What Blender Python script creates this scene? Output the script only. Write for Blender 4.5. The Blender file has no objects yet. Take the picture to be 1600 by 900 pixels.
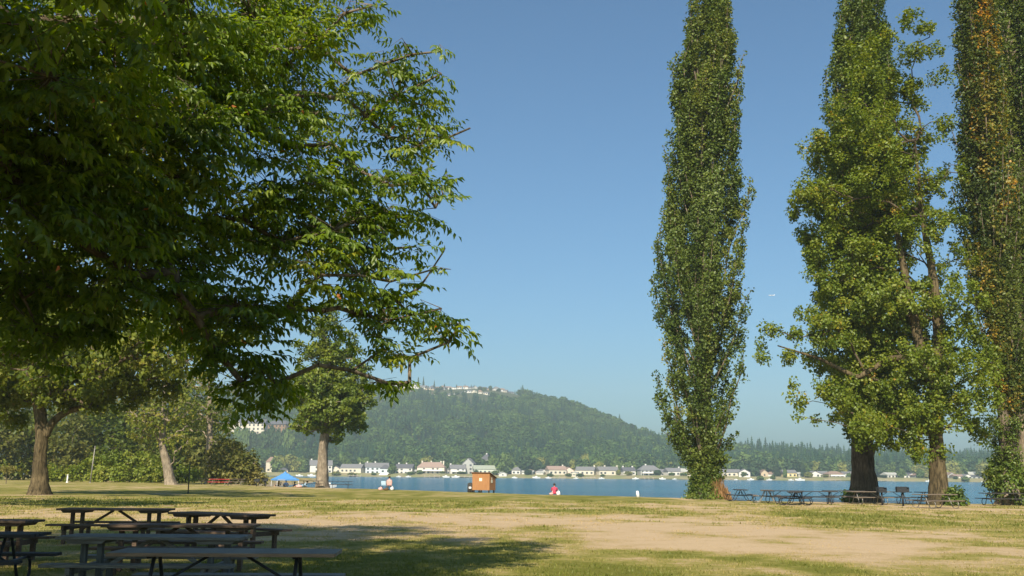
import bpy, bmesh, math, random
import numpy as np
from mathutils import Vector, Matrix, Euler

random.seed(7)
rng = np.random.default_rng(11)
R = math.radians
scene = bpy.context.scene
COL = scene.collection

# ------------------------------------------------------------------ camera
F_PX = 1570.0                      # focal length in pixels of the 1600 px wide photograph
EYE = 1.58
PITCH = math.atan(291.5 / F_PX)
ROLL = R(0.5)
cam_data = bpy.data.cameras.new("camera")
cam_data.sensor_width = 36.0
cam_data.lens = 36.0 * F_PX / 1600.0
cam_data.clip_start = 0.1
cam_data.clip_end = 20000
cam = bpy.data.objects.new("camera", cam_data)
COL.objects.link(cam)
cam.location = (0, 0, EYE)
CAM_R = Matrix.Rotation(math.pi / 2 + PITCH, 3, 'X') @ Matrix.Rotation(ROLL, 3, 'Z')
cam.rotation_euler = CAM_R.to_euler()
scene.camera = cam

# ------------------------------------------------------------------ sky, sun, exposure
SUN_AZ, SUN_EL = 12.0, 37.0        # sun stands behind the camera to the left
world = bpy.data.worlds.new("World")
scene.world = world
world.use_nodes = True
wn = world.node_tree.nodes
wl = world.node_tree.links
bg = wn["Background"]
sky = wn.new("ShaderNodeTexSky")
sky.sky_type = 'NISHITA'
sky.sun_disc = False
sky.sun_elevation = R(SUN_EL)
sky.sun_rotation = R(180 + SUN_AZ)
sky.altitude = 100
sky.air_density = 1.0
sky.dust_density = 2.3
sky.ozone_density = 2.6
tint = wn.new("ShaderNodeMix"); tint.data_type = 'RGBA'; tint.blend_type = 'MULTIPLY'; tint.inputs[0].default_value = 1.0
tint.inputs[7].default_value = (0.69, 0.97, 1.08, 1)
wl.new(sky.outputs[0], tint.inputs[6])
wl.new(tint.outputs[2], bg.inputs[0])
bg.inputs[1].default_value = 0.070
sun_data = bpy.data.lights.new("sun", 'SUN')
sun_data.energy = 4.9
sun_data.angle = R(0.53)
sun_data.color = (1.0, 0.86, 0.66)
sun = bpy.data.objects.new("sun", sun_data)
COL.objects.link(sun)
to_sun = Vector((-math.sin(R(SUN_AZ)) * math.cos(R(SUN_EL)), -math.cos(R(SUN_AZ)) * math.cos(R(SUN_EL)), math.sin(R(SUN_EL))))
sun.rotation_euler = to_sun.to_track_quat('Z', 'Y').to_euler()
sun.location = (-40, -60, 80)
vs = scene.view_settings
vs.view_transform = 'Standard'
vs.look = 'None'
vs.gamma = 1
vs.exposure = 0.72
vs.use_curve_mapping = False
cy = scene.cycles
cy.max_bounces = 6
cy.diffuse_bounces = 3
cy.glossy_bounces = 2
cy.transmission_bounces = 5
cy.transparent_max_bounces = 6
cy.volume_bounces = 1
cy.use_denoising = True
try:
    cy.denoiser = 'OPENIMAGEDENOISE'
except Exception:
    pass
cy.caustics_reflective = False
cy.caustics_refractive = False

# ------------------------------------------------------------------ helpers: pixels to places
def ray(px, py):
    v = CAM_R @ Vector(((px - 800) / F_PX, (450 - py) / F_PX, -1.0))
    return v / v.y

def P(px, py, d):
    """the point of the place seen at (px, py) at the distance d in front of the camera"""
    v = ray(px, py)
    return Vector((v.x * d, d, EYE + v.z * d))

def hor(px):
    return 741.5 + (px - 800) * math.tan(ROLL)

def dist_at(px, py, z=0.0):
    return (EYE - z) / (-ray(px, py).z)

def project(pts):
    q = (np.asarray(pts) - np.array([0, 0, EYE])) @ np.array(CAM_R)
    return 800 + F_PX * q[:, 0] / -q[:, 2], 450 - F_PX * q[:, 1] / -q[:, 2], -q[:, 2]

# ------------------------------------------------------------------ helpers: noise
_perm = np.random.default_rng(3).random((256, 256))

def vnoise(x, y):
    xi = np.floor(x).astype(int); yi = np.floor(y).astype(int)
    fx = x - xi; fy = y - yi
    fx = fx * fx * (3 - 2 * fx); fy = fy * fy * (3 - 2 * fy)
    a = _perm[xi & 255, yi & 255]; b = _perm[(xi + 1) & 255, yi & 255]
    c = _perm[xi & 255, (yi + 1) & 255]; d = _perm[(xi + 1) & 255, (yi + 1) & 255]
    return (a * (1 - fx) + b * fx) * (1 - fy) + (c * (1 - fx) + d * fx) * fy

def fbm(x, y, o=4):
    s = 0; a = 0.5; t = 0
    for i in range(o):
        s = s + a * vnoise(x * 2 ** i + 17.3 * i, y * 2 ** i + 9.1 * i); t += a; a *= 0.5
    return s / t

def sstep(a, b, x):
    t = np.clip((x - a) / (b - a), 0, 1)
    return t * t * (3 - 2 * t)

# ------------------------------------------------------------------ helpers: tagging and linking
def link(name, data, parent=None):
    o = bpy.data.objects.new(name, data)
    COL.objects.link(o)
    if parent is not None:
        o.parent = parent
    return o

def tag(o, label, cat, group=None, kind=None):
    o["label"] = label
    o["category"] = cat
    if group: o["group"] = group
    if kind: o["kind"] = kind
    return o

def empty(name, loc, rz=0.0, label=None, cat=None, group=None):
    o = bpy.data.objects.new(name, None)
    o.empty_display_size = 0.3
    COL.objects.link(o)
    o.location = loc
    o.rotation_euler = (0, 0, rz)
    if label: tag(o, label, cat, group)
    return o

def copy_tree(o, parent=None):
    c = o.copy()
    COL.objects.link(c)
    if parent is not None: c.parent = parent
    for ch in o.children:
        copy_tree(ch, c)
    return c

# ------------------------------------------------------------------ helpers: materials
def new_mat(name):
    m = bpy.data.materials.new(name)
    m.use_nodes = True
    nt = m.node_tree
    return m, nt, nt.nodes["Principled BSDF"]

def _noise(nt, scale, detail=3, rough=0.6, coord='Object', stretch=None):
    tc = nt.nodes.new("ShaderNodeTexCoord")
    n = nt.nodes.new("ShaderNodeTexNoise")
    n.inputs["Scale"].default_value = scale
    n.inputs["Detail"].default_value = detail
    n.inputs["Roughness"].default_value = rough
    if stretch:
        mp = nt.nodes.new("ShaderNodeMapping")
        mp.inputs["Scale"].default_value = stretch
        nt.links.new(tc.outputs[coord], mp.inputs[0])
        nt.links.new(mp.outputs[0], n.inputs["Vector"])
    else:
        nt.links.new(tc.outputs[coord], n.inputs["Vector"])
    return n

def _ramp(nt, fac, stops):
    r = nt.nodes.new("ShaderNodeValToRGB")
    e = r.color_ramp.elements
    while len(e) < len(stops): e.new(0.5)
    for el, (p, c) in zip(e, stops):
        el.position = p
        el.color = (*c, 1)
    nt.links.new(fac, r.inputs[0])
    return r

def mat_surf(name, c1, c2=None, scale=6.0, rough=0.8, bump=0.0, stretch=None, metal=0.0, coord='Object', lo=0.35, hi=0.68, spec=0.3):
    m, nt, b = new_mat(name)
    c2 = c2 or tuple(v * 0.75 for v in c1)
    n = _noise(nt, scale, 5, 0.65, coord, stretch)
    r = _ramp(nt, n.outputs[0], [(lo, c2), (hi, c1)])
    nt.links.new(r.outputs[0], b.inputs["Base Color"])
    b.inputs["Roughness"].default_value = rough
    b.inputs["Metallic"].default_value = metal
    b.inputs["Specular IOR Level"].default_value = spec
    if bump:
        bp = nt.nodes.new("ShaderNodeBump")
        bp.inputs["Strength"].default_value = bump
        bp.inputs["Distance"].default_value = 0.02
        nt.links.new(n.outputs[0], bp.inputs["Height"])
        nt.links.new(bp.outputs[0], b.inputs["Normal"])
    return m

def mat_leaf(name, stops, trans=0.38, gloss=0.12, instanced=False, gain=1.35):
    """leaf: colour from the per-leaf tint, diffuse + light passing through + a little sheen"""
    m = bpy.data.materials.new(name)
    m.use_nodes = True
    nt = m.node_tree
    nt.nodes.clear()
    out = nt.nodes.new("ShaderNodeOutputMaterial")
    if instanced:
        oi = nt.nodes.new("ShaderNodeObjectInfo")
        at = nt.nodes.new("ShaderNodeAttribute"); at.attribute_name = "tint"
        ad = nt.nodes.new("ShaderNodeMath"); ad.operation = 'MULTIPLY_ADD'
        ad.inputs[1].default_value = 0.35
        ml = nt.nodes.new("ShaderNodeMath"); ml.operation = 'MULTIPLY'; ml.inputs[1].default_value = 0.65
        nt.links.new(oi.outputs["Random"], ml.inputs[0])
        nt.links.new(at.outputs["Fac"], ad.inputs[0])
        nt.links.new(ml.outputs[0], ad.inputs[2])
        fac = ad.outputs[0]
    else:
        at = nt.nodes.new("ShaderNodeAttribute"); at.attribute_name = "tint"
        fac = at.outputs["Fac"]
    r = _ramp(nt, fac, [(p, tuple(min(c * gain, .8) for c in col)) for p, col in stops])
    d = nt.nodes.new("ShaderNodeBsdfDiffuse")
    t = nt.nodes.new("ShaderNodeBsdfTranslucent")
    g = nt.nodes.new("ShaderNodeBsdfGlossy"); g.inputs["Roughness"].default_value = 0.45
    g.inputs["Color"].default_value = (0.7, 0.75, 0.7, 1)
    hs = nt.nodes.new("ShaderNodeHueSaturation")
    hs.inputs["Hue"].default_value = 0.485; hs.inputs["Saturation"].default_value = 1.15; hs.inputs["Value"].default_value = 1.9
    nt.links.new(r.outputs[0], d.inputs[0])
    nt.links.new(r.outputs[0], hs.inputs["Color"])
    nt.links.new(hs.outputs[0], t.inputs[0])
    m1 = nt.nodes.new("ShaderNodeMixShader"); m1.inputs[0].default_value = trans
    m2 = nt.nodes.new("ShaderNodeMixShader"); m2.inputs[0].default_value = gloss * 0.5
    nt.links.new(d.outputs[0], m1.inputs[1]); nt.links.new(t.outputs[0], m1.inputs[2])
    nt.links.new(m1.outputs[0], m2.inputs[1]); nt.links.new(g.outputs[0], m2.inputs[2])
    nt.links.new(m2.outputs[0], out.inputs[0])
    return m

def mat_bark(name, c1, c2, scale=3.0, bump=0.8):
    m, nt, b = new_mat(name)
    n = _noise(nt, scale, 6, 0.7, 'Object', (3.0, 3.0, 0.55))
    n2 = _noise(nt, 0.8, 3, 0.6, 'Object')
    r = _ramp(nt, n.outputs[0], [(0.36, c2), (0.62, c1)])
    r2 = _ramp(nt, n2.outputs[0], [(0.35, (0.62, 0.62, 0.6)), (0.7, (1.15, 1.12, 1.05))])
    mx = nt.nodes.new("ShaderNodeMix"); mx.data_type = 'RGBA'; mx.blend_type = 'MULTIPLY'; mx.inputs[0].default_value = 1
    nt.links.new(r.outputs[0], mx.inputs[6]); nt.links.new(r2.outputs[0], mx.inputs[7])
    nt.links.new(mx.outputs[2], b.inputs["Base Color"])
    b.inputs["Roughness"].default_value = 0.95
    b.inputs["Specular IOR Level"].default_value = 0.1
    bp = nt.nodes.new("ShaderNodeBump"); bp.inputs["Strength"].default_value = bump; bp.inputs["Distance"].default_value = 0.06
    nt.links.new(n.outputs[0], bp.inputs["Height"]); nt.links.new(bp.outputs[0], b.inputs["Normal"])
    return m

M = {}
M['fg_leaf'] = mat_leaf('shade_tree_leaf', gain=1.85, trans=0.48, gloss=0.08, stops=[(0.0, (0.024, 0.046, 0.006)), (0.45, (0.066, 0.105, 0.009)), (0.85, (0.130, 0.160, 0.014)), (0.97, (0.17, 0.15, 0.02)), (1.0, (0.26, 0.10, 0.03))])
M['poplar_leaf'] = mat_leaf('poplar_leaf', [(0.0, (0.022, 0.040, 0.008)), (0.5, (0.060, 0.088, 0.016)), (0.9, (0.108, 0.132, 0.024)), (1.0, (0.15, 0.135, 0.028))], 0.28, 0.06, gain=1.5)
M['maple_leaf'] = mat_leaf('maple_leaf', [(0.0, (0.040, 0.068, 0.008)), (0.5, (0.094, 0.130, 0.012)), (0.9, (0.165, 0.180, 0.018)), (1.0, (0.26, 0.16, 0.02))], 0.36, 0.06)
M['gold_leaf'] = mat_leaf('turning_poplar_leaf', [(0.0, (0.035, 0.055, 0.010)), (0.45, (0.075, 0.095, 0.016)), (0.8, (0.22, 0.15, 0.02)), (1.0, (0.36, 0.17, 0.02))], 0.3, 0.05)
M['round_leaf'] = mat_leaf('round_tree_leaf', [(0.0, (0.036, 0.062, 0.006)), (0.5, (0.080, 0.115, 0.009)), (1.0, (0.140, 0.155, 0.014))], 0.32, 0.06)
M['thicket_leaf'] = mat_leaf('thicket_leaf', [(0.0, (0.028, 0.046, 0.008)), (0.5, (0.070, 0.092, 0.012)), (0.85, (0.115, 0.130, 0.018)), (1.0, (0.165, 0.150, 0.028))], 0.3, 0.03)
M['olive_leaf'] = mat_leaf('olive_shrub_leaf', [(0.0, (0.045, 0.056, 0.012)), (0.5, (0.095, 0.100, 0.022)), (1.0, (0.170, 0.150, 0.045))], 0.3, 0.03)
M['bramble_leaf'] = mat_leaf('bramble_leaf', [(0.0, (0.055, 0.085, 0.010)), (0.5, (0.11, 0.145, 0.018)), (1.0, (0.17, 0.18, 0.03))], 0.3, 0.04)
M['ivy_leaf'] = mat_leaf('ivy_leaf', [(0.0, (0.028, 0.052, 0.007)), (0.6, (0.070, 0.108, 0.012)), (1.0, (0.13, 0.145, 0.02))], 0.25, 0.08)
M['dry_twig'] = mat_leaf('dry_twig', [(0.0, (0.12, 0.07, 0.03)), (1.0, (0.28, 0.17, 0.08))], 0.1, 0.02)
M['bark_grey'] = mat_bark('bark_grey', (0.25, 0.21, 0.165), (0.085, 0.068, 0.05))
M['bark_pale'] = mat_bark('bark_pale', (0.36, 0.31, 0.25), (0.16, 0.13, 0.10))
M['bark_dark'] = mat_bark('bark_dark', (0.15, 0.12, 0.09), (0.045, 0.035, 0.026))
M['bark_moss_dapple'] = mat_bark('bark_moss_dapple', (0.165, 0.132, 0.080), (0.034, 0.028, 0.018))  # mossy bark, darkened and mottled to carry dappled shade in its colour

# ------------------------------------------------------------------ helpers: meshes from arrays
def np_mesh(name, verts, faces, mat, tint=None, smooth=False, extra=None):
    verts = np.asarray(verts, dtype=np.float32); faces = np.asarray(faces, dtype=np.int32)
    me = bpy.data.meshes.new(name)
    nf, k = faces.shape
    me.vertices.add(len(verts)); me.vertices.foreach_set("co", verts.ravel())
    me.loops.add(nf * k); me.loops.foreach_set("vertex_index", faces.ravel())
    me.polygons.add(nf)
    me.polygons.foreach_set("loop_start", np.arange(0, nf * k, k, dtype=np.int32))
    me.polygons.foreach_set("loop_total", np.full(nf, k, dtype=np.int32))
    if smooth: me.polygons.foreach_set("use_smooth", np.ones(nf, dtype=bool))
    if tint is not None:
        a = me.attributes.new("tint", 'FLOAT', 'FACE'); a.data.foreach_set("value", np.asarray(tint, dtype=np.float32))
    if extra:
        for nm, val in extra.items():
            a = me.attributes.new(nm, 'FLOAT', 'POINT'); a.data.foreach_set("value", np.asarray(val, dtype=np.float32))
    for mm in (mat if isinstance(mat, (list, tuple)) else [mat]): me.materials.append(mm)
    me.update(calc_edges=True)
    return me

def unit(v):
    return v / np.maximum(np.linalg.norm(v, axis=1, keepdims=True), 1e-9)

def leaf_verts(base, axis, normal, length, width, fold=0.18, droop=0.12):
    """every leaf: base, two lifted sides, a drooping tip"""
    b = np.cross(axis, normal); b = unit(b)
    L = length[:, None]; W = width[:, None]
    v0 = base
    v1 = base + axis * L * 0.42 + b * W * 0.5 + normal * W * fold
    v2 = base + axis * L - normal * L * droop
    v3 = base + axis * L * 0.42 - b * W * 0.5 + normal * W * fold
    return np.stack([v0, v1, v2, v3], 1).reshape(-1, 3)

def leaf_mesh(name, base, axis, normal, length, width, tint, mat, fold=0.18, droop=0.12):
    v = leaf_verts(base, axis, normal, length, width, fold, droop)
    n = len(base); i = np.arange(n)[:, None] * 4
    f = np.concatenate([i + np.array([[0, 1, 2]]), i + np.array([[0, 2, 3]])], 1).reshape(-1, 3)
    return np_mesh(name, v, f, mat, np.repeat(tint, 2))

def rand_dir(n):
    return unit(rng.normal(size=(n, 3)))

def foliage(name, centers, rads, nleaf, size, mat, origin, tints, flat=0.75, aspect=0.75, up=0.7, outw=0.6):
    """clumps of leaves: centers (N,3), rads (N,), nleaf per clump"""
    N = len(centers)
    idx = np.repeat(np.arange(N), nleaf)
    n = len(idx)
    d = rand_dir(n); rr = rng.random(n) ** 0.45
    off = d * rr[:, None] * np.asarray(rads)[idx][:, None]
    off[:, 2] *= flat
    base = np.asarray(centers)[idx] + off
    outv = unit(base - np.asarray(origin))
    nrm = unit(rng.normal(size=(n, 3)) * 0.75 + outv * outw + d * 0.45 + np.array([0, 0, up]))
    ax = unit(np.cross(nrm, rng.normal(size=(n, 3))) + np.array([0, 0, -0.25]))
    L = size * rng.uniform(0.65, 1.3, n)
    t = np.clip(np.asarray(tints)[idx] + rng.normal(0, 0.13, n), 0, 1)
    return leaf_mesh(name, base, ax, nrm, L, L * aspect, t, mat)

def tube_mesh(name, segs, mat, sides=5):
    """segs: list of (p0, p1, r0, r1) as one mesh"""
    if not segs: return None
    p0 = np.array([s[0][:] for s in segs], dtype=float); p1 = np.array([s[1][:] for s in segs], dtype=float)
    r0 = np.array([s[2] for s in segs]); r1 = np.array([s[3] for s in segs])
    ax = unit(p1 - p0)
    ref = np.where(np.abs(ax[:, 2:3]) > 0.9, np.array([[1.0, 0, 0]]), np.array([[0, 0, 1.0]]))
    u = unit(np.cross(ax, ref)); w = np.cross(ax, u)
    a = np.arange(sides) * 2 * np.pi / sides
    ring = u[:, None, :] * np.cos(a)[None, :, None] + w[:, None, :] * np.sin(a)[None, :, None]
    A = p0[:, None, :] + ring * r0[:, None, None]
    B = p1[:, None, :] + ring * r1[:, None, None]
    v = np.concatenate([A, B], 1).reshape(-1, 3)
    n = len(segs); k = np.arange(sides); kn = (k + 1) % sides
    q = np.stack([k, kn, kn + sides, k + sides], 1)
    f = (np.arange(n)[:, None, None] * 2 * sides + q[None]).reshape(-1, 4)
    return np_mesh(name, v, f, mat, smooth=True)

def loft(name, path, radii, mat, sides=14, rough=0.06, flare=None, seed=0, squash=None):
    """a continuous tapered limb along path; rough = uneven bark outline"""
    r_ = np.random.default_rng(seed)
    path = np.array([p[:] for p in path], float); radii = np.array(radii, float)
    # resample
    seg = np.linalg.norm(np.diff(path, axis=0), axis=1); s = np.concatenate([[0], np.cumsum(seg)])
    n = max(6, int(s[-1] / max(radii.max() * 0.45, 0.08))); n = min(n, 70)
    t = np.linspace(0, s[-1], n)
    pp = np.stack([np.interp(t, s, path[:, i]) for i in range(3)], 1)
    rr = np.interp(t, s, radii)
    for _ in range(2):
        pp[1:-1] = (pp[:-2] + 2 * pp[1:-1] + pp[2:]) / 4
    tang = unit(np.gradient(pp, axis=0))
    u = unit(np.cross(tang, np.tile([[0.02, 1.0, 0.03]], (n, 1)))); w = np.cross(tang, u)
    a = np.arange(sides) * 2 * np.pi / sides
    ph = r_.random(4) * 6.28
    prof = 1 + rough * 2.2 * (np.sin(3 * a + ph[0]) * 0.5 + np.sin(5 * a + ph[1]) * 0.5)[None, :] + rough * r_.normal(size=(n, sides))
    prof = prof + rough * 1.5 * np.sin(2 * a[None, :] + t[:, None] * 1.1 + ph[2])
    if flare:
        fz = np.exp(-t / flare[1])[:, None]
        prof = prof + flare[0] * fz * (1 + 0.45 * np.sin(5 * a + ph[3]))[None, :]
    v = pp[:, None, :] + (u[:, None, :] * np.cos(a)[None, :, None] + w[:, None, :] * np.sin(a)[None, :, None]) * (rr[:, None] * prof)[:, :, None]
    v = v.reshape(-1, 3)
    k = np.arange(sides); kn = (k + 1) % sides
    q = np.stack([k, kn, kn + sides, k + sides], 1)
    f = (np.arange(n - 1)[:, None, None] * sides + q[None]).reshape(-1, 4)
    return np_mesh(name, v, f, mat, smooth=True)

def skeleton(trunk_pts, targets, tip=0.012, wander=0.12, path_w=0.35, power=2.2, up=0.15, seed=1):
    """join every target to the nearest limb; radii grow towards the trunk. returns segments"""
    r_ = np.random.default_rng(seed)
    nodes = [np.array(p[:], float) for p in trunk_pts]
    par = [-1] + list(range(len(nodes) - 1))
    cost = [0.0] * len(nodes)
    T = np.asarray(targets, float)
    tp = np.array(nodes)
    dd = np.min(np.linalg.norm(T[:, None, :] - tp[None], axis=2), axis=1)
    order = np.argsort(dd)
    arr = np.zeros((len(nodes) + len(T) * 4 + 10, 3)); arr[:len(nodes)] = tp
    cst = np.zeros(len(arr)); n = len(nodes)
    par = par + [0] * (len(arr) - n)
    leafs = []
    for i in order:
        p = T[i]
        dist = np.linalg.norm(arr[:n] - p, axis=1)
        below = np.maximum(arr[:n, 2] - p[2] + 0.1, 0) * 0.6
        q = int(np.argmin(dist + path_w * cst[:n] + below))
        L = dist[q]; prev = q; m = 3 if L > 0.8 else 1
        p0 = arr[q].copy()
        for j in range(1, m + 1):
            f = j / m
            pt = p0 + (p - p0) * f
            if j < m:
                pt = pt + r_.normal(size=3) * wander * L * 0.35 + np.array([0, 0, up * L * math.sin(f * 3.14)])
            arr[n] = pt; par[n] = prev; cst[n] = cst[prev] + np.linalg.norm(pt - arr[prev]); prev = n; n += 1
        leafs.append(prev)
    load = np.zeros(n)
    for l in leafs: load[l] += tip ** power
    for j in range(n - 1, 0, -1):
        load[par[j]] += max(load[j], (tip * 0.8) ** power if j >= len(nodes) else 0)
    rad = load ** (1 / power)
    segs = []
    for j in range(len(nodes), n):
        k = par[j]
        r0 = min(rad[k], rad[j] * 1.35)
        segs.append((arr[k], arr[j], r0, max(rad[j] * 0.95, tip * 0.5)))
    return segs

# ------------------------------------------------------------------ helpers: box/cylinder meshes
def box_bm(bm, sx, sy, sz, loc=(0, 0, 0), rot=None, bevel=0.0):
    r = bmesh.ops.create_cube(bm, size=1.0)
    vs_ = r['verts']
    bmesh.ops.scale(bm, vec=(sx, sy, sz), verts=vs_)
    if bevel:
        es = list({e for v in vs_ for e in v.link_edges})
        b = bmesh.ops.bevel(bm, geom=es, offset=bevel, segments=1, affect='EDGES')
        vs_ = list({v for f in b['faces'] for v in f.verts} | {v for v in vs_ if v.is_valid})
    if rot is not None:
        bmesh.ops.rotate(bm, verts=vs_, cent=(0, 0, 0), matrix=rot if isinstance(rot, Matrix) else Euler(rot).to_matrix())
    bmesh.ops.translate(bm, vec=loc, verts=vs_)
    return vs_

def bm_obj(name, bm, mat, parent=None, smooth=False):
    me = bpy.data.meshes.new(name)
    bm.normal_update()
    bm.to_mesh(me); bm.free()
    if smooth:
        for p in me.polygons: p.use_smooth = True
    me.materials.append(mat)
    return link(name, me, parent)

def box(name, size, loc, mat, parent=None, rot=None, bevel=0.0):
    bm = bmesh.new()
    box_bm(bm, *size, loc, rot, bevel)
    return bm_obj(name, bm, mat, parent)

def rod(name, pts, r, mat, parent=None, sides=8, radii=None):
    pts = [Vector(p) for p in pts]
    bm = bmesh.new(); rings = []
    for i, p in enumerate(pts):
        t = (pts[min(i + 1, len(pts) - 1)] - pts[max(i - 1, 0)]).normalized()
        ref = Vector((0, 0, 1)) if abs(t.z) < 0.95 else Vector((1, 0, 0))
        u = t.cross(ref).normalized(); w = t.cross(u)
        rr = radii[i] if radii else r
        rings.append([bm.verts.new(p + (u * math.cos(a) + w * math.sin(a)) * rr) for a in [k * 2 * math.pi / sides for k in range(sides)]])
    for a, b in zip(rings[:-1], rings[1:]):
        for k in range(sides):
            bm.faces.new((a[k], a[(k + 1) % sides], b[(k + 1) % sides], b[k]))
    bm.faces.new(rings[0]); bm.faces.new(list(reversed(rings[-1])))
    bmesh.ops.recalc_face_normals(bm, faces=bm.faces)
    o = bm_obj(name, bm, mat, parent, smooth=True)
    return o

def poly_obj(name, verts, faces, mat, parent=None, smooth=False):
    me = bpy.data.meshes.new(name)
    me.from_pydata([tuple(v) for v in verts], [], faces)
    me.materials.append(mat)
    if smooth:
        for p in me.polygons: p.use_smooth = True
    me.update()
    return link(name, me, parent)

# ================================================================== SETTING: ground, water, far land
SHORE_X = [-400, -90, -60, -50, -44, -38, -31, -27, -20, -10, 2.7, 10, 13, 16, 18, 28, 45, 90, 400]
SHORE_Y = [420, 400, 320, 240, 190, 142, 124, 117, 113, 98, 86, 80, 76.5, 70, 67, 66.5, 67, 72, 90]
def shore(x): return np.interp(x, SHORE_X, SHORE_Y)
def beach_w(x): return np.interp(x, [-60, -35, -20, -12, 400], [12, 7, 6, 5, 5])
WATER_Z = -0.95
def ground_z(x, y):
    x = np.asarray(x, float); y = np.asarray(y, float)
    e = y - shore(x)
    z = (fbm(x * 0.07 + 3, y * 0.07, 3) - 0.5) * 0.16 * sstep(0, 14, y) + (fbm(x * 0.6, y * 0.6, 2) - 0.5) * 0.03
    z = z - 0.82 * sstep(-0.6, 3.0, e) - 1.6 * sstep(0, 1, (e - beach_w(x)) / 12.0)
    return z
def gz(x, y): return float(ground_z(np.array([x]), np.array([y]))[0])
def G(px, py, z=0.0):
    """ground point seen at a pixel"""
    d = dist_at(px, py, z)
    x = ray(px, py).x * d
    return Vector((x, d, gz(x, d)))

def wbox(x, y, px0, px1, py0, py1, soft=0.35):
    """weight of a patch of lawn given by its corners, in world metres"""
    pm = (px0 + px1) / 2
    d1 = dist_at(pm, py0); d0 = dist_at(pm, py1)
    u0 = (px0 - 800) / F_PX; u1 = (px1 - 800) / F_PX
    u = x / np.maximum(y, 1)
    su = (u1 - u0) * soft; 
    ld = np.log(np.maximum(y, 1)); l0, l1 = math.log(d0), math.log(d1); sl = (l1 - l0) * soft
    return sstep(u0 - su * .5, u0 + su * .5, u) * (1 - sstep(u1 - su * .5, u1 + su * .5, u)) * sstep(l0 - sl * .5, l0 + sl * .5, ld) * (1 - sstep(l1 - sl * .5, l1 + sl * .5, ld))

def dryness(x, y):
    x = np.asarray(x, float); y = np.asarray(y, float)
    wx = x + (fbm(x * 0.25, y * 0.12) - 0.5) * 9; wy = y + (fbm(x * 0.16 + 40, y * 0.16) - 0.5) * 0.36 * np.clip(y, 5, 120)
    d = 0.40 + (fbm(wx * 0.22 + 5, wy * 0.13, 5) - 0.5) * 0.9 + (fbm(x * 0.9 + 5, y * 0.55, 4) - 0.5) * 1.15
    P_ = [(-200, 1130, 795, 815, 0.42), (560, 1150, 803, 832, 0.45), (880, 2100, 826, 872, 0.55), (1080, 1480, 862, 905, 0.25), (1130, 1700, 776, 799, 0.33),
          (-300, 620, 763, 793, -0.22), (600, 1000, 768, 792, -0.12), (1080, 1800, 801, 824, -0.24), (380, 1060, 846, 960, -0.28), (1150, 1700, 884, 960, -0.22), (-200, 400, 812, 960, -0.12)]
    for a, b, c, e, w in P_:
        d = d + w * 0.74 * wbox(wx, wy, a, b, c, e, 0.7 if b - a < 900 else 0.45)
    # the old wheel track across the field
    ty = np.interp(x, [-30, -5.6, 1.2, 5.8, 9.8, 13, 22], [62, 44, 39, 36, 34, 29.4, 24])
    d = d - 0.55 * np.exp(-((y - ty) / 0.22) ** 2)
    for tx_, tyy, rr in ((-20.4, 106.5, 2.0), (13.6, 73.5, 2.6), (-30.6, 66, 2.2)):
        d = d + 0.6 * np.exp(-(((x - tx_) ** 2 + (y - tyy) ** 2) / rr ** 2))
    return np.clip(d, 0, 1)

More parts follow.
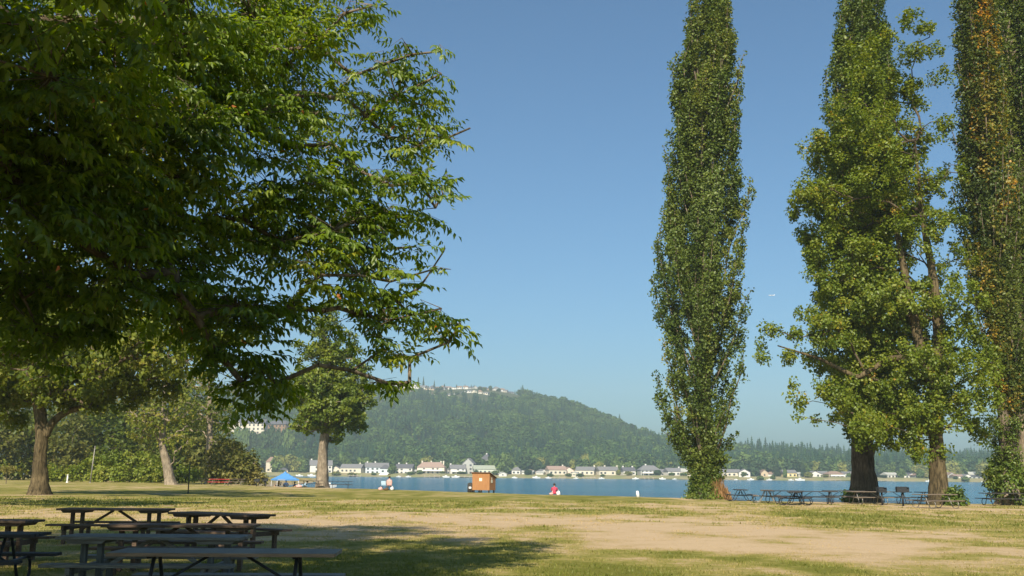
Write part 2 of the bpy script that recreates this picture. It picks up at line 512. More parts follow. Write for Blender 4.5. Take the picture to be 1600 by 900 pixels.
def build_ground():
    xs = np.concatenate([np.linspace(-260, -46, 60, endpoint=False), np.linspace(-46, 46, 300), np.linspace(46, 260, 61)[1:]])
    ys = np.concatenate([np.linspace(-80, 8, 30, endpoint=False), np.linspace(8, 62, 270, endpoint=False), np.linspace(62, 135, 190, endpoint=False), np.linspace(135, 440, 60)])
    X, Y = np.meshgrid(xs, ys)
    Z = ground_z(X, Y)
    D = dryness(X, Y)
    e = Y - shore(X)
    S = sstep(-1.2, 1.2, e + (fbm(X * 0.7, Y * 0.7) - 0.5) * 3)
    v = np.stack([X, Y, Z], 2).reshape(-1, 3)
    ny, nx = X.shape
    i = (np.arange(ny - 1)[:, None] * nx + np.arange(nx - 1)[None]).ravel()
    f = np.stack([i, i + 1, i + nx + 1, i + nx], 1)
    m, nt, b = new_mat("lawn")
    at = nt.nodes.new("ShaderNodeAttribute"); at.attribute_name = "dry"
    at2 = nt.nodes.new("ShaderNodeAttribute"); at2.attribute_name = "sand"
    n1 = _noise(nt, 0.9, 8, 0.72)
    n2 = _noise(nt, 9.0, 6, 0.75)
    n3 = _noise(nt, 45.0, 3, 0.7)
    def math_(op, a, bb, c=None):
        k = nt.nodes.new("ShaderNodeMath"); k.operation = op
        for j, q in enumerate((a, bb, c)):
            if q is None: continue
            if isinstance(q, (int, float)): k.inputs[j].default_value = q
            else: nt.links.new(q, k.inputs[j])
        return k.outputs[0]
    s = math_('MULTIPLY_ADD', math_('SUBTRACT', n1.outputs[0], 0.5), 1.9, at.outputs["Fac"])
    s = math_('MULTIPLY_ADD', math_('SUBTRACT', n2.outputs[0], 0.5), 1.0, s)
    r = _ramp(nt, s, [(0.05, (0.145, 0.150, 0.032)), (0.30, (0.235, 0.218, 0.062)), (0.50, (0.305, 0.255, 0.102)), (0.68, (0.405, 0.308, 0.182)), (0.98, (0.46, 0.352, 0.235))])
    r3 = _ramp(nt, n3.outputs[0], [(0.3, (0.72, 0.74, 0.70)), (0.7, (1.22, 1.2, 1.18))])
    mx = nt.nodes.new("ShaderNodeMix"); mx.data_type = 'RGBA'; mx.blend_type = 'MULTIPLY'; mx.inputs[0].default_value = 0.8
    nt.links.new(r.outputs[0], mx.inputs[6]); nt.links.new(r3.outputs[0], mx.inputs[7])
    mx2 = nt.nodes.new("ShaderNodeMix"); mx2.data_type = 'RGBA'
    nt.links.new(at2.outputs["Fac"], mx2.inputs[0]); nt.links.new(mx.outputs[2], mx2.inputs[6])
    mx2.inputs[7].default_value = (0.40, 0.33, 0.23, 1)
    nt.links.new(mx2.outputs[2], b.inputs["Base Color"])
    b.inputs["Roughness"].default_value = 0.95; b.inputs["Specular IOR Level"].default_value = 0.05
    bp = nt.nodes.new("ShaderNodeBump"); bp.inputs["Strength"].default_value = 0.7; bp.inputs["Distance"].default_value = 0.05
    nt.links.new(n2.outputs[0], bp.inputs["Height"]); nt.links.new(bp.outputs[0], b.inputs["Normal"])
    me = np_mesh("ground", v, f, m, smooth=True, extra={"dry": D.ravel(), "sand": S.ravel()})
    o = link("ground", me); o["kind"] = "structure"
build_ground()

def build_grass():
    n = 150000
    # denser towards the camera, thinning with distance
    y = 14.5 * (62 / 14.5) ** (rng.random(n) ** 1.15)
    x = rng.uniform(-0.60, 0.60, n) * y
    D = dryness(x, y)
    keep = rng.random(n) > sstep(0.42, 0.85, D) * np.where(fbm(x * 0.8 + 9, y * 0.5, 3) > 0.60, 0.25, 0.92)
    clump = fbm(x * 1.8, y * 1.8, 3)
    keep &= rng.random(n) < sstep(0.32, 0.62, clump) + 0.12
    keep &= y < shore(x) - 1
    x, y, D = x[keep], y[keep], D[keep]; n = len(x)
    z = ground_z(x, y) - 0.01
    a = rng.random(n) * 6.283
    h = rng.uniform(0.025, 0.075, n) * (1.15 - D * 0.5) * np.clip(y / 26, 0.8, 1.4)
    w = h * 0.42 * np.clip(y / 26, 1, 2)
    base = np.stack([x, y, z], 1)
    dx = np.stack([np.cos(a), np.sin(a), np.zeros(n)], 1)
    lean = np.stack([rng.normal(0, .5, n), rng.normal(0, .5, n), np.ones(n)], 1)
    v = np.stack([base - dx * w[:, None] * .5, base + dx * w[:, None] * .5, base + lean * h[:, None]], 1).reshape(-1, 3)
    f = np.arange(n * 3).reshape(-1, 3)
    t = np.clip(D + rng.normal(0, 0.14, n), 0, 1)
    mg = mat_leaf("grass_blade", [(0.0, (0.095, 0.112, 0.022)), (0.3, (0.165, 0.162, 0.040)), (0.55, (0.25, 0.205, 0.08)), (1.0, (0.36, 0.27, 0.13))], 0.25, 0.03, gain=1.25)
    o = link("grass", np_mesh("grass", v, f, mg, t))
    tag(o, "short mown grass tufts, part green and part dried, over the park lawn", "grass", kind="stuff")
build_grass()

def build_water():
    m, nt, b = new_mat("lake_water")
    b.inputs["Base Color"].default_value = (0.012, 0.045, 0.075, 1)
    b.inputs["Roughness"].default_value = 0.12
    b.inputs["IOR"].default_value = 1.33
    n1 = _noise(nt, 1.0, 4, 0.6, 'Object', (0.28, 0.9, 1))
    n2 = _noise(nt, 1.0, 3, 0.6, 'Object', (0.02, 0.035, 1))
    ad = nt.nodes.new("ShaderNodeMath"); ad.operation = 'MULTIPLY_ADD'; ad.inputs[1].default_value = 1.0
    nt.links.new(n1.outputs[0], ad.inputs[0]); nt.links.new(n2.outputs[0], ad.inputs[2])
    bp = nt.nodes.new("ShaderNodeBump"); bp.inputs["Strength"].default_value = 1.0; bp.inputs["Distance"].default_value = 0.85
    nt.links.new(n1.outputs[0], bp.inputs["Height"]); nt.links.new(bp.outputs[0], b.inputs["Normal"])
    r = _ramp(nt, n2.outputs[0], [(0.35, (0.015, 0.095, 0.185)), (0.6, (0.026, 0.135, 0.235))])
    nt.links.new(r.outputs[0], b.inputs["Base Color"])
    v = [(-1900, 55, WATER_Z), (1900, 55, WATER_Z), (1900, 790, WATER_Z), (-1900, 790, WATER_Z)]
    o = poly_obj("lake_water", v, [(0, 1, 2, 3)], m); o["kind"] = "structure"
build_water()

# ---- far shore and hills
SKY_PX = [-1400, 0, 300, 420, 560, 620, 700, 790, 840, 870, 900, 950, 1000, 1040, 1100, 1200, 1300, 1400, 1500, 1600, 3000]
SKY_PY = [680, 640, 606, 596, 594, 599, 606, 614, 616, 624, 634, 653, 671, 682, 689, 694, 701, 704, 706, 708, 715]
RID_D = [1450, 1500, 1550, 1600, 1600, 1600, 1580, 1550, 1520, 1480, 1440, 1380, 1320, 1260, 1200, 1180, 1200, 1300, 1450, 1500, 1500]
SHORE_D = 752.0
def far_h(px, d):
    px = np.asarray(px, float); d = np.asarray(d, float)
    sy = np.interp(px, SKY_PX, SKY_PY); dr = np.interp(px, SKY_PX, RID_D)
    top = EYE + (hor(px) - sy) / F_PX * dr
    tree = np.interp(px, [600, 640, 810, 850, 1050, 1150], [11, 3, 3, 10, 11, 15])
    top = np.maximum(top - tree, 5)
    t = np.clip((d - 830) / (dr - 830), 0, 1.6)
    rise = np.where(t < 1, np.where(t < 1, t ** 1.15, 1), 1 - 0.0 * t)
    z = 2.2 + (top - 2.2) * np.where(t < 1, rise, 1 - (t - 1) * 0.5)
    z = z + (fbm(px * 0.012, d * 0.012, 4) - 0.5) * 16 * sstep(0, 0.35, t) * sstep(0, 0.25, 1 - np.abs(np.clip(t, 0, 1.2) - 0.5) * 1.6) * np.clip((top - 5) / 60, 0.15, 1)
    shorez = -1.6 + 3.4 * sstep(SHORE_D - 6, SHORE_D + 12, d + 5 * np.sin(px * 0.02))
    return np.where(d < 800, shorez, np.maximum(z, 2.0) * sstep(780, 840, d) + 1.8 * (1 - sstep(780, 840, d)))

def far_pt(px, d, dz=0.0):
    x = (px - 800) / F_PX * d
    return Vector((x, d, float(far_h(np.array([px]), np.array([d]))[0]) + dz))

def build_hills():
    pxs = np.concatenate([np.linspace(-1400, 300, 60, endpoint=False), np.linspace(300, 1650, 300), np.linspace(1650, 3000, 40)[1:]])
    ds = np.concatenate([np.linspace(SHORE_D - 14, 840, 30, endpoint=False), np.linspace(840, 2150, 90)])
    PX, D = np.meshgrid(pxs, ds)
    Z = far_h(PX, D)
    v = np.stack([(PX - 800) / F_PX * D, D, Z], 2).reshape(-1, 3)
    ny, nx = PX.shape
    i = (np.arange(ny - 1)[:, None] * nx + np.arange(nx - 1)[None]).ravel()
    f = np.stack([i, i + 1, i + nx + 1, i + nx], 1)
    m = mat_surf("hill_ground", (0.075, 0.085, 0.035), (0.035, 0.048, 0.02), 0.03, 0.95)
    o = link("hillside", np_mesh("hillside", v, f, m, smooth=True)); o["kind"] = "structure"
    # grassy bank along the far waterline
    m2 = mat_surf("far_bank", (0.15, 0.18, 0.06), (0.26, 0.22, 0.13), 0.12, 0.95)
    pxs = np.linspace(380, 1650, 400); ds = np.linspace(SHORE_D - 4, 806, 14)
    PX, D = np.meshgrid(pxs, ds)
    Z = far_h(PX, D) + 0.12
    v = np.stack([(PX - 800) / F_PX * D, D, Z], 2).reshape(-1, 3)
    ny, nx = PX.shape
    i = (np.arange(ny - 1)[:, None] * nx + np.arange(nx - 1)[None]).ravel()
    f = np.stack([i, i + 1, i + nx + 1, i + nx], 1)
    o = link("far_shore", np_mesh("far_shore", v, f, m2, smooth=True)); o["kind"] = "structure"
build_hills()

# ================================================================== far trees (shared meshes)
CONIFER = [(0.0, (0.009, 0.024, 0.013)), (0.6, (0.020, 0.046, 0.021)), (1.0, (0.042, 0.078, 0.028))]
BROAD = [(0.0, (0.016, 0.038, 0.011)), (0.5, (0.042, 0.078, 0.021)), (0.85, (0.068, 0.110, 0.028)), (1.0, (0.105, 0.132, 0.038))]
M['conifer_far'] = mat_leaf('far_conifer_needles', CONIFER, 0.12, 0.0, True)
M['broad_far'] = mat_leaf('far_broadleaf', BROAD, 0.2, 0.0, True)

def conifer_mesh(name, h, r, mat, seed, nlay=13):
    r_ = np.random.default_rng(seed)
    V = []; Fc = []; T = []
    for l in range(nlay):
        t = l / nlay
        z = h * (0.08 + 0.92 * t)
        rad = r * (1 - t) ** 0.85 * r_.uniform(0.85, 1.1)
        nb = 9 if t < 0.7 else 6
        for k in range(nb):
            a = 6.283 * (k + r_.random() * 0.7) / nb + l
            L = rad * r_.uniform(0.65, 1.15) + 0.15 * r / 3
            c = np.array([math.cos(a), math.sin(a), 0]); s = np.array([-math.sin(a), math.cos(a), 0])
            b = len(V)
            w = L * 0.36 + 0.2
            V += [np.array([0, 0, z + h * 0.055]), c * L * .6 + s * w + [0, 0, z - h * 0.012], c * L + [0, 0, z - h * 0.045], c * L * .6 - s * w + [0, 0, z - h * 0.012]]
            Fc += [[b, b + 1, b + 2], [b, b + 2, b + 3]]; t_ = r_.random(); T += [t_, t_]
    b = len(V)
    V += [np.array([0.04 * r, 0, h * .9]), np.array([-0.04 * r, 0.02, h * .9]), np.array([0, 0, h * 1.04])]
    Fc += [[b, b + 1, b + 2]]; T += [0.5]
    return np_mesh(name, np.array(V), np.array(Fc), mat, T)

def broad_mesh(name, h, r, mat, seed, ncl=52, nl=12, low=0.08):
    global rng
    keep = rng; rng = np.random.default_rng(seed)
    d = rand_dir(ncl); rr = rng.random(ncl) ** 0.3
    c = d * rr[:, None] * np.array([r, r, h * (1 - low) / 2]) * 0.86 + np.array([0, 0, h * (low + (1 - low) / 2)])
    c[:, :2] *= (1 + 0.25 * rng.normal(size=(ncl, 1)) * 0.5)
    me = foliage(name, c, np.full(ncl, r * 0.34), nl, r * 0.40, mat, (0, 0, h * 0.4), rng.uniform(0.2, 0.8, ncl), aspect=0.9)
    rng = keep
    return me

def build_forest():
    protos = bpy.data.collections.new("forest_tree_kinds")
    kinds = []
    for i in range(4):
        kinds.append(conifer_mesh("forest_conifer", 18 + 2.5 * i, 5.2 + 0.4 * i, M['conifer_far'], 20 + i, 11))
    for i in range(4):
        kinds.append(broad_mesh("forest_broadleaf", 13 + 1.5 * i, 6.4 + 0.7 * i, M['broad_far'], 30 + i))
    for i, me in enumerate(kinds):
        o = bpy.data.objects.new("forest_tree_%02d" % i, me)
        protos.objects.link(o)
    n = 30000
    px = rng.uniform(-200, 1750, n)
    dr = np.interp(px, SKY_PX, RID_D)
    d = 812 + (dr + 40 - 812) * rng.random(n) ** 0.8
    # poisson-like thinning on a grid
    x = (px - 800) / F_PX * d
    cell = np.floor(x / 7.2).astype(int) * 100003 + np.floor(d / 8.2).astype(int)
    _, first = np.unique(cell, return_index=True)
    x, d, px = x[first], d[first], px[first]
    z = far_h(px, d)
    dr = np.interp(px, SKY_PX, RID_D)
    # clearings: the ridge-top houses and the pale building on the slope
    k = np.ones(len(x), bool)
    k &= ~((px > 585) & (px < 812) & (d > dr - 130))
    k &= ~((px > 360) & (px < 424) & (d > 930) & (d < 1010))
    x, d, px, z = x[k], d[k], px[k], z[k]
    n = len(x)
    mix = fbm(px * 0.02 + 7, d * 0.010, 3) + rng.normal(0, 0.10, n) + np.interp(px, [600, 1000, 1100, 1600], [-0.06, 0.0, 0.10, 0.12]) + np.interp(d, [810, 900, 1600], [-0.10, 0.02, 0.05])
    kind = np.where(mix > 0.515, rng.integers(0, 4, n), rng.integers(4, 8, n)).astype(np.int32)
    sc = rng.uniform(0.5, 1.12, n) * np.interp(px, [500, 1000, 1200, 1700], [0.72, 0.80, 0.84, 0.86])
    rot = rng.random(n) * 6.283
    me = bpy.data.meshes.new("forest")
    me.vertices.add(n); me.vertices.foreach_set("co", np.stack([x, d, z - 0.5], 1).astype(np.float32).ravel())
    for nm, ty, val in (("size", 'FLOAT', sc), ("turn", 'FLOAT', rot)):
        a = me.attributes.new(nm, ty, 'POINT'); a.data.foreach_set("value", val.astype(np.float32))
    a = me.attributes.new("sort", 'INT', 'POINT'); a.data.foreach_set("value", kind)
    o = link("forest", me)
    tag(o, "dense hazy forest of firs and broadleaf trees covering the hillside across the lake", "forest", kind="stuff")
    ng = bpy.data.node_groups.new("forest_trees", 'GeometryNodeTree')
    ng.interface.new_socket("Geometry", in_out='INPUT', socket_type='NodeSocketGeometry')
    ng.interface.new_socket("Geometry", in_out='OUTPUT', socket_type='NodeSocketGeometry')
    N = ng.nodes; L = ng.links
    gi = N.new("NodeGroupInput"); go = N.new("NodeGroupOutput")
    ci = N.new("GeometryNodeCollectionInfo"); ci.inputs[0].default_value = protos
    ci.inputs["Separate Children"].default_value = True; ci.inputs["Reset Children"].default_value = True
    ip = N.new("GeometryNodeInstanceOnPoints"); ip.inputs["Pick Instance"].default_value = True
    def attr(nm, ty):
        a = N.new("GeometryNodeInputNamedAttribute"); a.data_type = ty; a.inputs[0].default_value = nm
        return a.outputs[0]
    L.new(gi.outputs[0], ip.inputs["Points"]); L.new(ci.outputs[0], ip.inputs["Instance"])
    L.new(attr("sort", 'INT'), ip.inputs["Instance Index"])
    L.new(attr("size", 'FLOAT'), ip.inputs["Scale"])
    cx = N.new("ShaderNodeCombineXYZ"); L.new(attr("turn", 'FLOAT'), cx.inputs[2])
    L.new(cx.outputs[0], ip.inputs["Rotation"])
    L.new(ip.outputs[0], go.inputs[0])
    md = o.modifiers.new("forest_trees", 'NODES'); md.node_group = ng
build_forest()

# single trees on the far shore
M['far_yellow'] = mat_leaf('far_yellow_green', [(0, (0.09, 0.11, 0.03)), (1, (0.19, 0.19, 0.05))], 0.2, 0)
M['far_green'] = mat_leaf('far_green', [(0, (0.05, 0.085, 0.026)), (1, (0.10, 0.14, 0.04))], 0.2, 0)
M['far_dark'] = mat_leaf('far_dark_green', [(0, (0.022, 0.042, 0.02)), (1, (0.05, 0.08, 0.03))], 0.15, 0)
M['far_purple'] = mat_leaf('far_purple_leaf', [(0, (0.022, 0.016, 0.032)), (1, (0.05, 0.03, 0.055))], 0.1, 0)
M['far_conifer'] = mat_leaf('far_conifer', [(0, (0.018, 0.034, 0.018)), (1, (0.046, 0.07, 0.028))], 0.1, 0)
_far_cache = {}
def far_tree(px, d, w, h, kind, label, group=None, name=None):
    """w, h in metres"""
    key = (kind, random.randint(0, 2))
    if key not in _far_cache:
        if kind == 'conifer':
            c = conifer_mesh("crown", 10, 2.0, M['far_conifer'], 50 + key[1], 16)
        else:
            c = broad_mesh("crown", 10, 5, M['far_' + kind], 60 + key[1] + len(_far_cache), 70, 18, 0.06)
        t = tube_mesh("trunk", [((0, 0, -0.5), (0, 0, 4.5), 0.32, 0.16)], M['bark_dark'], 6)
        _far_cache[key] = (c, t)
    c, t = _far_cache[key]
    p = far_pt(px, d)
    nm = name or {'conifer': 'conifer_tree', 'purple': 'purple_leaf_tree'}.get(kind, 'broadleaf_tree')
    root = empty(nm, p, random.random() * 6.28, label, "tree", group)
    root.scale = (w / 10, w / 10, h / 10) if kind != 'conifer' else (w / 4, w / 4, h / 10)
    link("crown", c, root); link("trunk", t, root)
    return root

SPECIAL = [
    (445, 790, 10, 13, 'yellow', "yellow-green tree beside a house, between the far shore houses and the blue canopy"),
    (619, 764, 5, 7, 'dark', "dark rounded tree between two white houses on the far shore"),
    (791, 772, 13, 15, 'green', "large round green tree right behind the brown shed's roofline"),
    (914, 830, 8, 17, 'yellow', "yellowish tree rising behind the cream houses on the far shore"),
    (1158, 800, 17, 17, 'green', "broad light green tree behind the long white house right of the lone poplar"),
    (1174, 768, 9, 13, 'dark', "dark green tree on the waterfront right of the long white house"),
    (1209, 772, 8, 17, 'conifer', "dense dark conifer left of the yellow far shore house"),
    (1239, 800, 6, 12, 'purple', "dark purple-leaved tree behind the yellow far shore house"),
    (1250, 766, 7, 14, 'conifer', "dark conifer right of the yellow far shore house"),
    (1529, 768, 11, 12, 'yellow', "round yellow-green willow-like tree near the right end of the far shore"),
    (1484, 790, 7, 10, 'yellow', "small pale green tree just right of the right-hand tree trunk, across the lake"),
    (1412, 800, 12, 13, 'green', "broad green tree above the far shore houses behind the twin grills"),
    (655, 1590, 6, 17, 'conifer', "tallest fir standing on the ridge above the hilltop houses"),
    (663, 1590, 6, 19, 'conifer', "fir beside the tallest one on the ridge above the hilltop houses"),
    (680, 1585, 5, 13, 'conifer', "lone short fir against the sky over the hilltop houses"),
]
for px, d, w, h, k, lab in SPECIAL:
    far_tree(px, d, w, h, k, lab)
for px in (696, 715, 728, 738, 742, 752, 806):
    far_tree(px, 1575, 4.5, random.uniform(7, 10), 'conifer', "small dark fir standing among the hilltop houses on the ridge", "firs among the hilltop houses")
for px, h in ((819, 17), (825, 11), (833, 17), (837, 14), (845, 14), (855, 10), (870, 12), (893, 12)):
    far_tree(px, 1510, 6, h, 'conifer', "dark fir on the skyline just right of the hilltop houses", "skyline firs on the hill")
random.seed(33)
for k in range(34):
    hx = random.uniform(588, 812)
    far_tree(hx, random.choice([1478, 1490, 1530, 1545, 1575]), random.uniform(4, 7), random.uniform(4, 7), random.choice(['green', 'dark', 'dark']),
             "small dark garden tree between the hilltop houses", "garden trees among the hilltop houses")
for k in range(44):
    hx = 392 + (1570 - 392) * (k + random.random() * .8) / 44
    kd = random.choice(['green', 'dark', 'green', 'yellow'])
    far_tree(hx, random.uniform(756, 765), random.uniform(3, 6.5), random.choice([1.8, 2.2, 3, 4, 6.5]), kd,
             {'green': "green waterfront bush in front of the far shore houses", 'dark': "dark waterfront bush in front of the far shore houses", 'yellow': "yellowish waterfront bush in front of the far shore houses"}[kd],
             "waterfront bushes along the far shore", name="waterfront_bush")
random.seed(21)
pxx = 386
while pxx < 1575:
    k = random.choice(['green', 'dark', 'dark', 'green', 'conifer', 'dark', 'yellow'])
    dd = random.uniform(786, 806)
    far_tree(pxx, dd, random.uniform(8, 13), random.uniform(9, 14), k,
             {'green': "green garden tree standing behind the far shore houses", 'dark': "dark green garden tree standing behind the far shore houses",
              'conifer': "dark pointed conifer standing behind the far shore houses", 'yellow': "yellowish green garden tree standing behind the far shore houses"}[k],
             "garden trees behind the far shore houses")
    pxx += random.uniform(6, 13)

# ================================================================== far houses
def plain(name, c, rough=0.8, var=0.88, scale=1.5):
    return mat_surf(name, c, tuple(v * var for v in c), scale, rough)
WALL = {'white': plain('white_siding', (0.62, 0.61, 0.58)), 'cream': plain('cream_siding', (0.58, 0.54, 0.45)), 'pink': plain('pinkish_stucco', (0.64, 0.54, 0.46)),
        'grey': plain('grey_siding', (0.36, 0.37, 0.36)), 'blue': plain('pale_blue_siding', (0.58, 0.64, 0.68)), 'tan': plain('tan_siding', (0.46, 0.37, 0.27)),
        'yellow': plain('yellow_siding', (0.70, 0.58, 0.33)), 'green': plain('pale_green_siding', (0.52, 0.56, 0.48)), 'brown': plain('shaded_brown_siding', (0.25, 0.16, 0.10))}
ROOF = {'grey': plain('grey_shingles', (0.17, 0.17, 0.18)), 'dark': plain('dark_shingles', (0.10, 0.10, 0.115)), 'brown': plain('brown_shingles', (0.26, 0.18, 0.14)),
        'pink': plain('faded_red_tiles', (0.30, 0.215, 0.18)), 'pale': plain('pale_metal_roof', (0.40, 0.41, 0.38)), 'green': plain('mossy_roof', (0.30, 0.33, 0.27))}
M['glass'] = mat_surf('window_glass', (0.05, 0.06, 0.07), (0.035, 0.042, 0.05), 2.0, 0.15, spec=0.5)
M['trim'] = plain('white_trim', (0.75, 0.75, 0.73))

def roof_verts(w, dp, h, rh, over, style):
    W = w / 2 + over; Dp = dp / 2 + over; t = 0.18
    if style == 'gx':       # ridge along x (eaves face the lake)
        a = [(-W, -Dp, h), (W, -Dp, h), (W, Dp, h), (-W, Dp, h), (-W, 0, h + rh), (W, 0, h + rh)]
        f = [(0, 1, 5, 4), (2, 3, 4, 5), (1, 2, 5), (3, 0, 4), (3, 2, 1, 0)]
    elif style == 'gy':     # gable faces the lake
        a = [(-W, -Dp, h), (W, -Dp, h), (W, Dp, h), (-W, Dp, h), (0, -Dp, h + rh), (0, Dp, h + rh)]
        f = [(1, 2, 5, 4), (3, 0, 4, 5), (0, 1, 4), (2, 3, 5), (3, 2, 1, 0)]
    else:                   # hip
        i = min(W, Dp) * 0.8
        k = max(W - i, 0.3)
        a = [(-W, -Dp, h), (W, -Dp, h), (W, Dp, h), (-W, Dp, h), (-k, 0, h + rh), (k, 0, h + rh)]
        f = [(0, 1, 5, 4), (2, 3, 4, 5), (1, 2, 5), (3, 0, 4), (3, 2, 1, 0)]
    return a, f

def house(px0, px1, py_top, py_base, wall, roof, style, label, d=772, storeys=2, chims=(), deck=False, name="lakeside_house", group=None, depth=9, windows=True, rz=0.0, rfrac=None):
    pm = (px0 + px1) / 2
    w = (px1 - px0) / F_PX * d
    zb = far_pt(pm, d).z
    ztop = P(pm, py_top, d).z
    zbase = P(pm, py_base, d).z
    H = max(ztop - zb, 3.0)
    rf = rfrac or {'gx': 0.42, 'gy': 0.40, 'hip': 0.44}[style]
    rh = min(H * rf, 3.9 if style != 'gy' else 4.0); h = H - rh
    root = empty(name, (far_pt(pm, d).x, d, zb - (0.5 if d < 900 else 0)), rz, label, "house", group)
    if style == 'gy':
        # pentagonal front under the gable
        vs_ = [(-w/2, -depth/2, -1), (w/2, -depth/2, -1), (w/2, -depth/2, h), (0, -depth/2, h + rh - .15), (-w/2, -depth/2, h),
               (-w/2, depth/2, -1), (w/2, depth/2, -1), (w/2, depth/2, h), (0, depth/2, h + rh - .15), (-w/2, depth/2, h)]
        poly_obj("wall", vs_, [(0, 1, 2, 3, 4), (9, 8, 7, 6, 5), (1, 6, 7, 2), (5, 0, 4, 9)], WALL[wall], root)
        W = w / 2 + .45; Dp = depth / 2 + .45; s_ = rh / (w / 2); zt = h + rh; t = .22
        e = h - .45 * s_
        vv = []
        for yy in (-Dp, Dp):
            vv += [(-W, yy, e), (0, yy, zt), (W, yy, e), (W, yy, e + t), (0, yy, zt + t), (-W, yy, e + t)]
        poly_obj("roof", vv, [(0, 1, 4, 5), (1, 2, 3, 4), (11, 10, 7, 6), (10, 9, 8, 7), (5, 4, 10, 11), (4, 3, 9, 10), (1, 0, 6, 7), (2, 1, 7, 8), (0, 5, 11, 6), (3, 2, 8, 9)], ROOF[roof], root)
    else:
        box("wall", (w, depth, h + 1), (0, 0, h / 2 - 0.5), WALL[wall], root)
        a, f = roof_verts(w, depth, h + 0.004, rh, 0.5, style)
        poly_obj("roof", a, f, ROOF[roof], root)
    if windows:
        ww = 1.5 if w > 6 else 1.0
        nst = storeys if h > 4.2 else 1
        fh = h / nst
        n = max(1, int(w / 3.0))
        wm = _win(ww, min(1.35, fh * 0.5)); fm = _win(ww + .3, min(1.35, fh * 0.5) + .3, True)
        for s in range(nst):
            for k in range(n):
                if random.random() < 0.12: continue
                wx = -w / 2 + w * (k + 0.5) / n
                wo = link("window", wm, root); wo.location = (wx, -depth / 2 - 0.05, fh * (s + 0.52))
    if deck:
        box("deck", (w * 0.9, 2.2, 0.25), (0, -depth / 2 - 1.1, h * 0.48), M['trim'], root)
        for k in range(4):
            box("deck_post", (0.2, 0.2, h * 0.48 + .6), (-w * .42 + k * w * .28, -depth / 2 - 2.05, h * 0.24 - .46), M['trim'], root)
        box("railing", (w * 0.9, 0.08, 0.8), (0, -depth / 2 - 2.16, h * 0.48 + 0.53), M['trim'], root)
    for cx in chims:
        box("chimney", (1.0, 0.9, rh + 1.3), ((cx - pm) / F_PX * d, 0.6, h + rh * 0.5 + 0.35), WALL['cream' if wall in ('cream', 'pink', 'yellow') else 'white'], root)
    return root
_wins = {}
def _win(w, h, frame=False):
    k = (round(w, 1), round(h, 1))
    if k not in _wins:
        bm = bmesh.new(); box_bm(bm, w, 0.12, h)
        me = bpy.data.meshes.new("window"); bm.to_mesh(me); bm.free(); me.materials.append(M['glass']); _wins[k] = me
    return _wins[k]

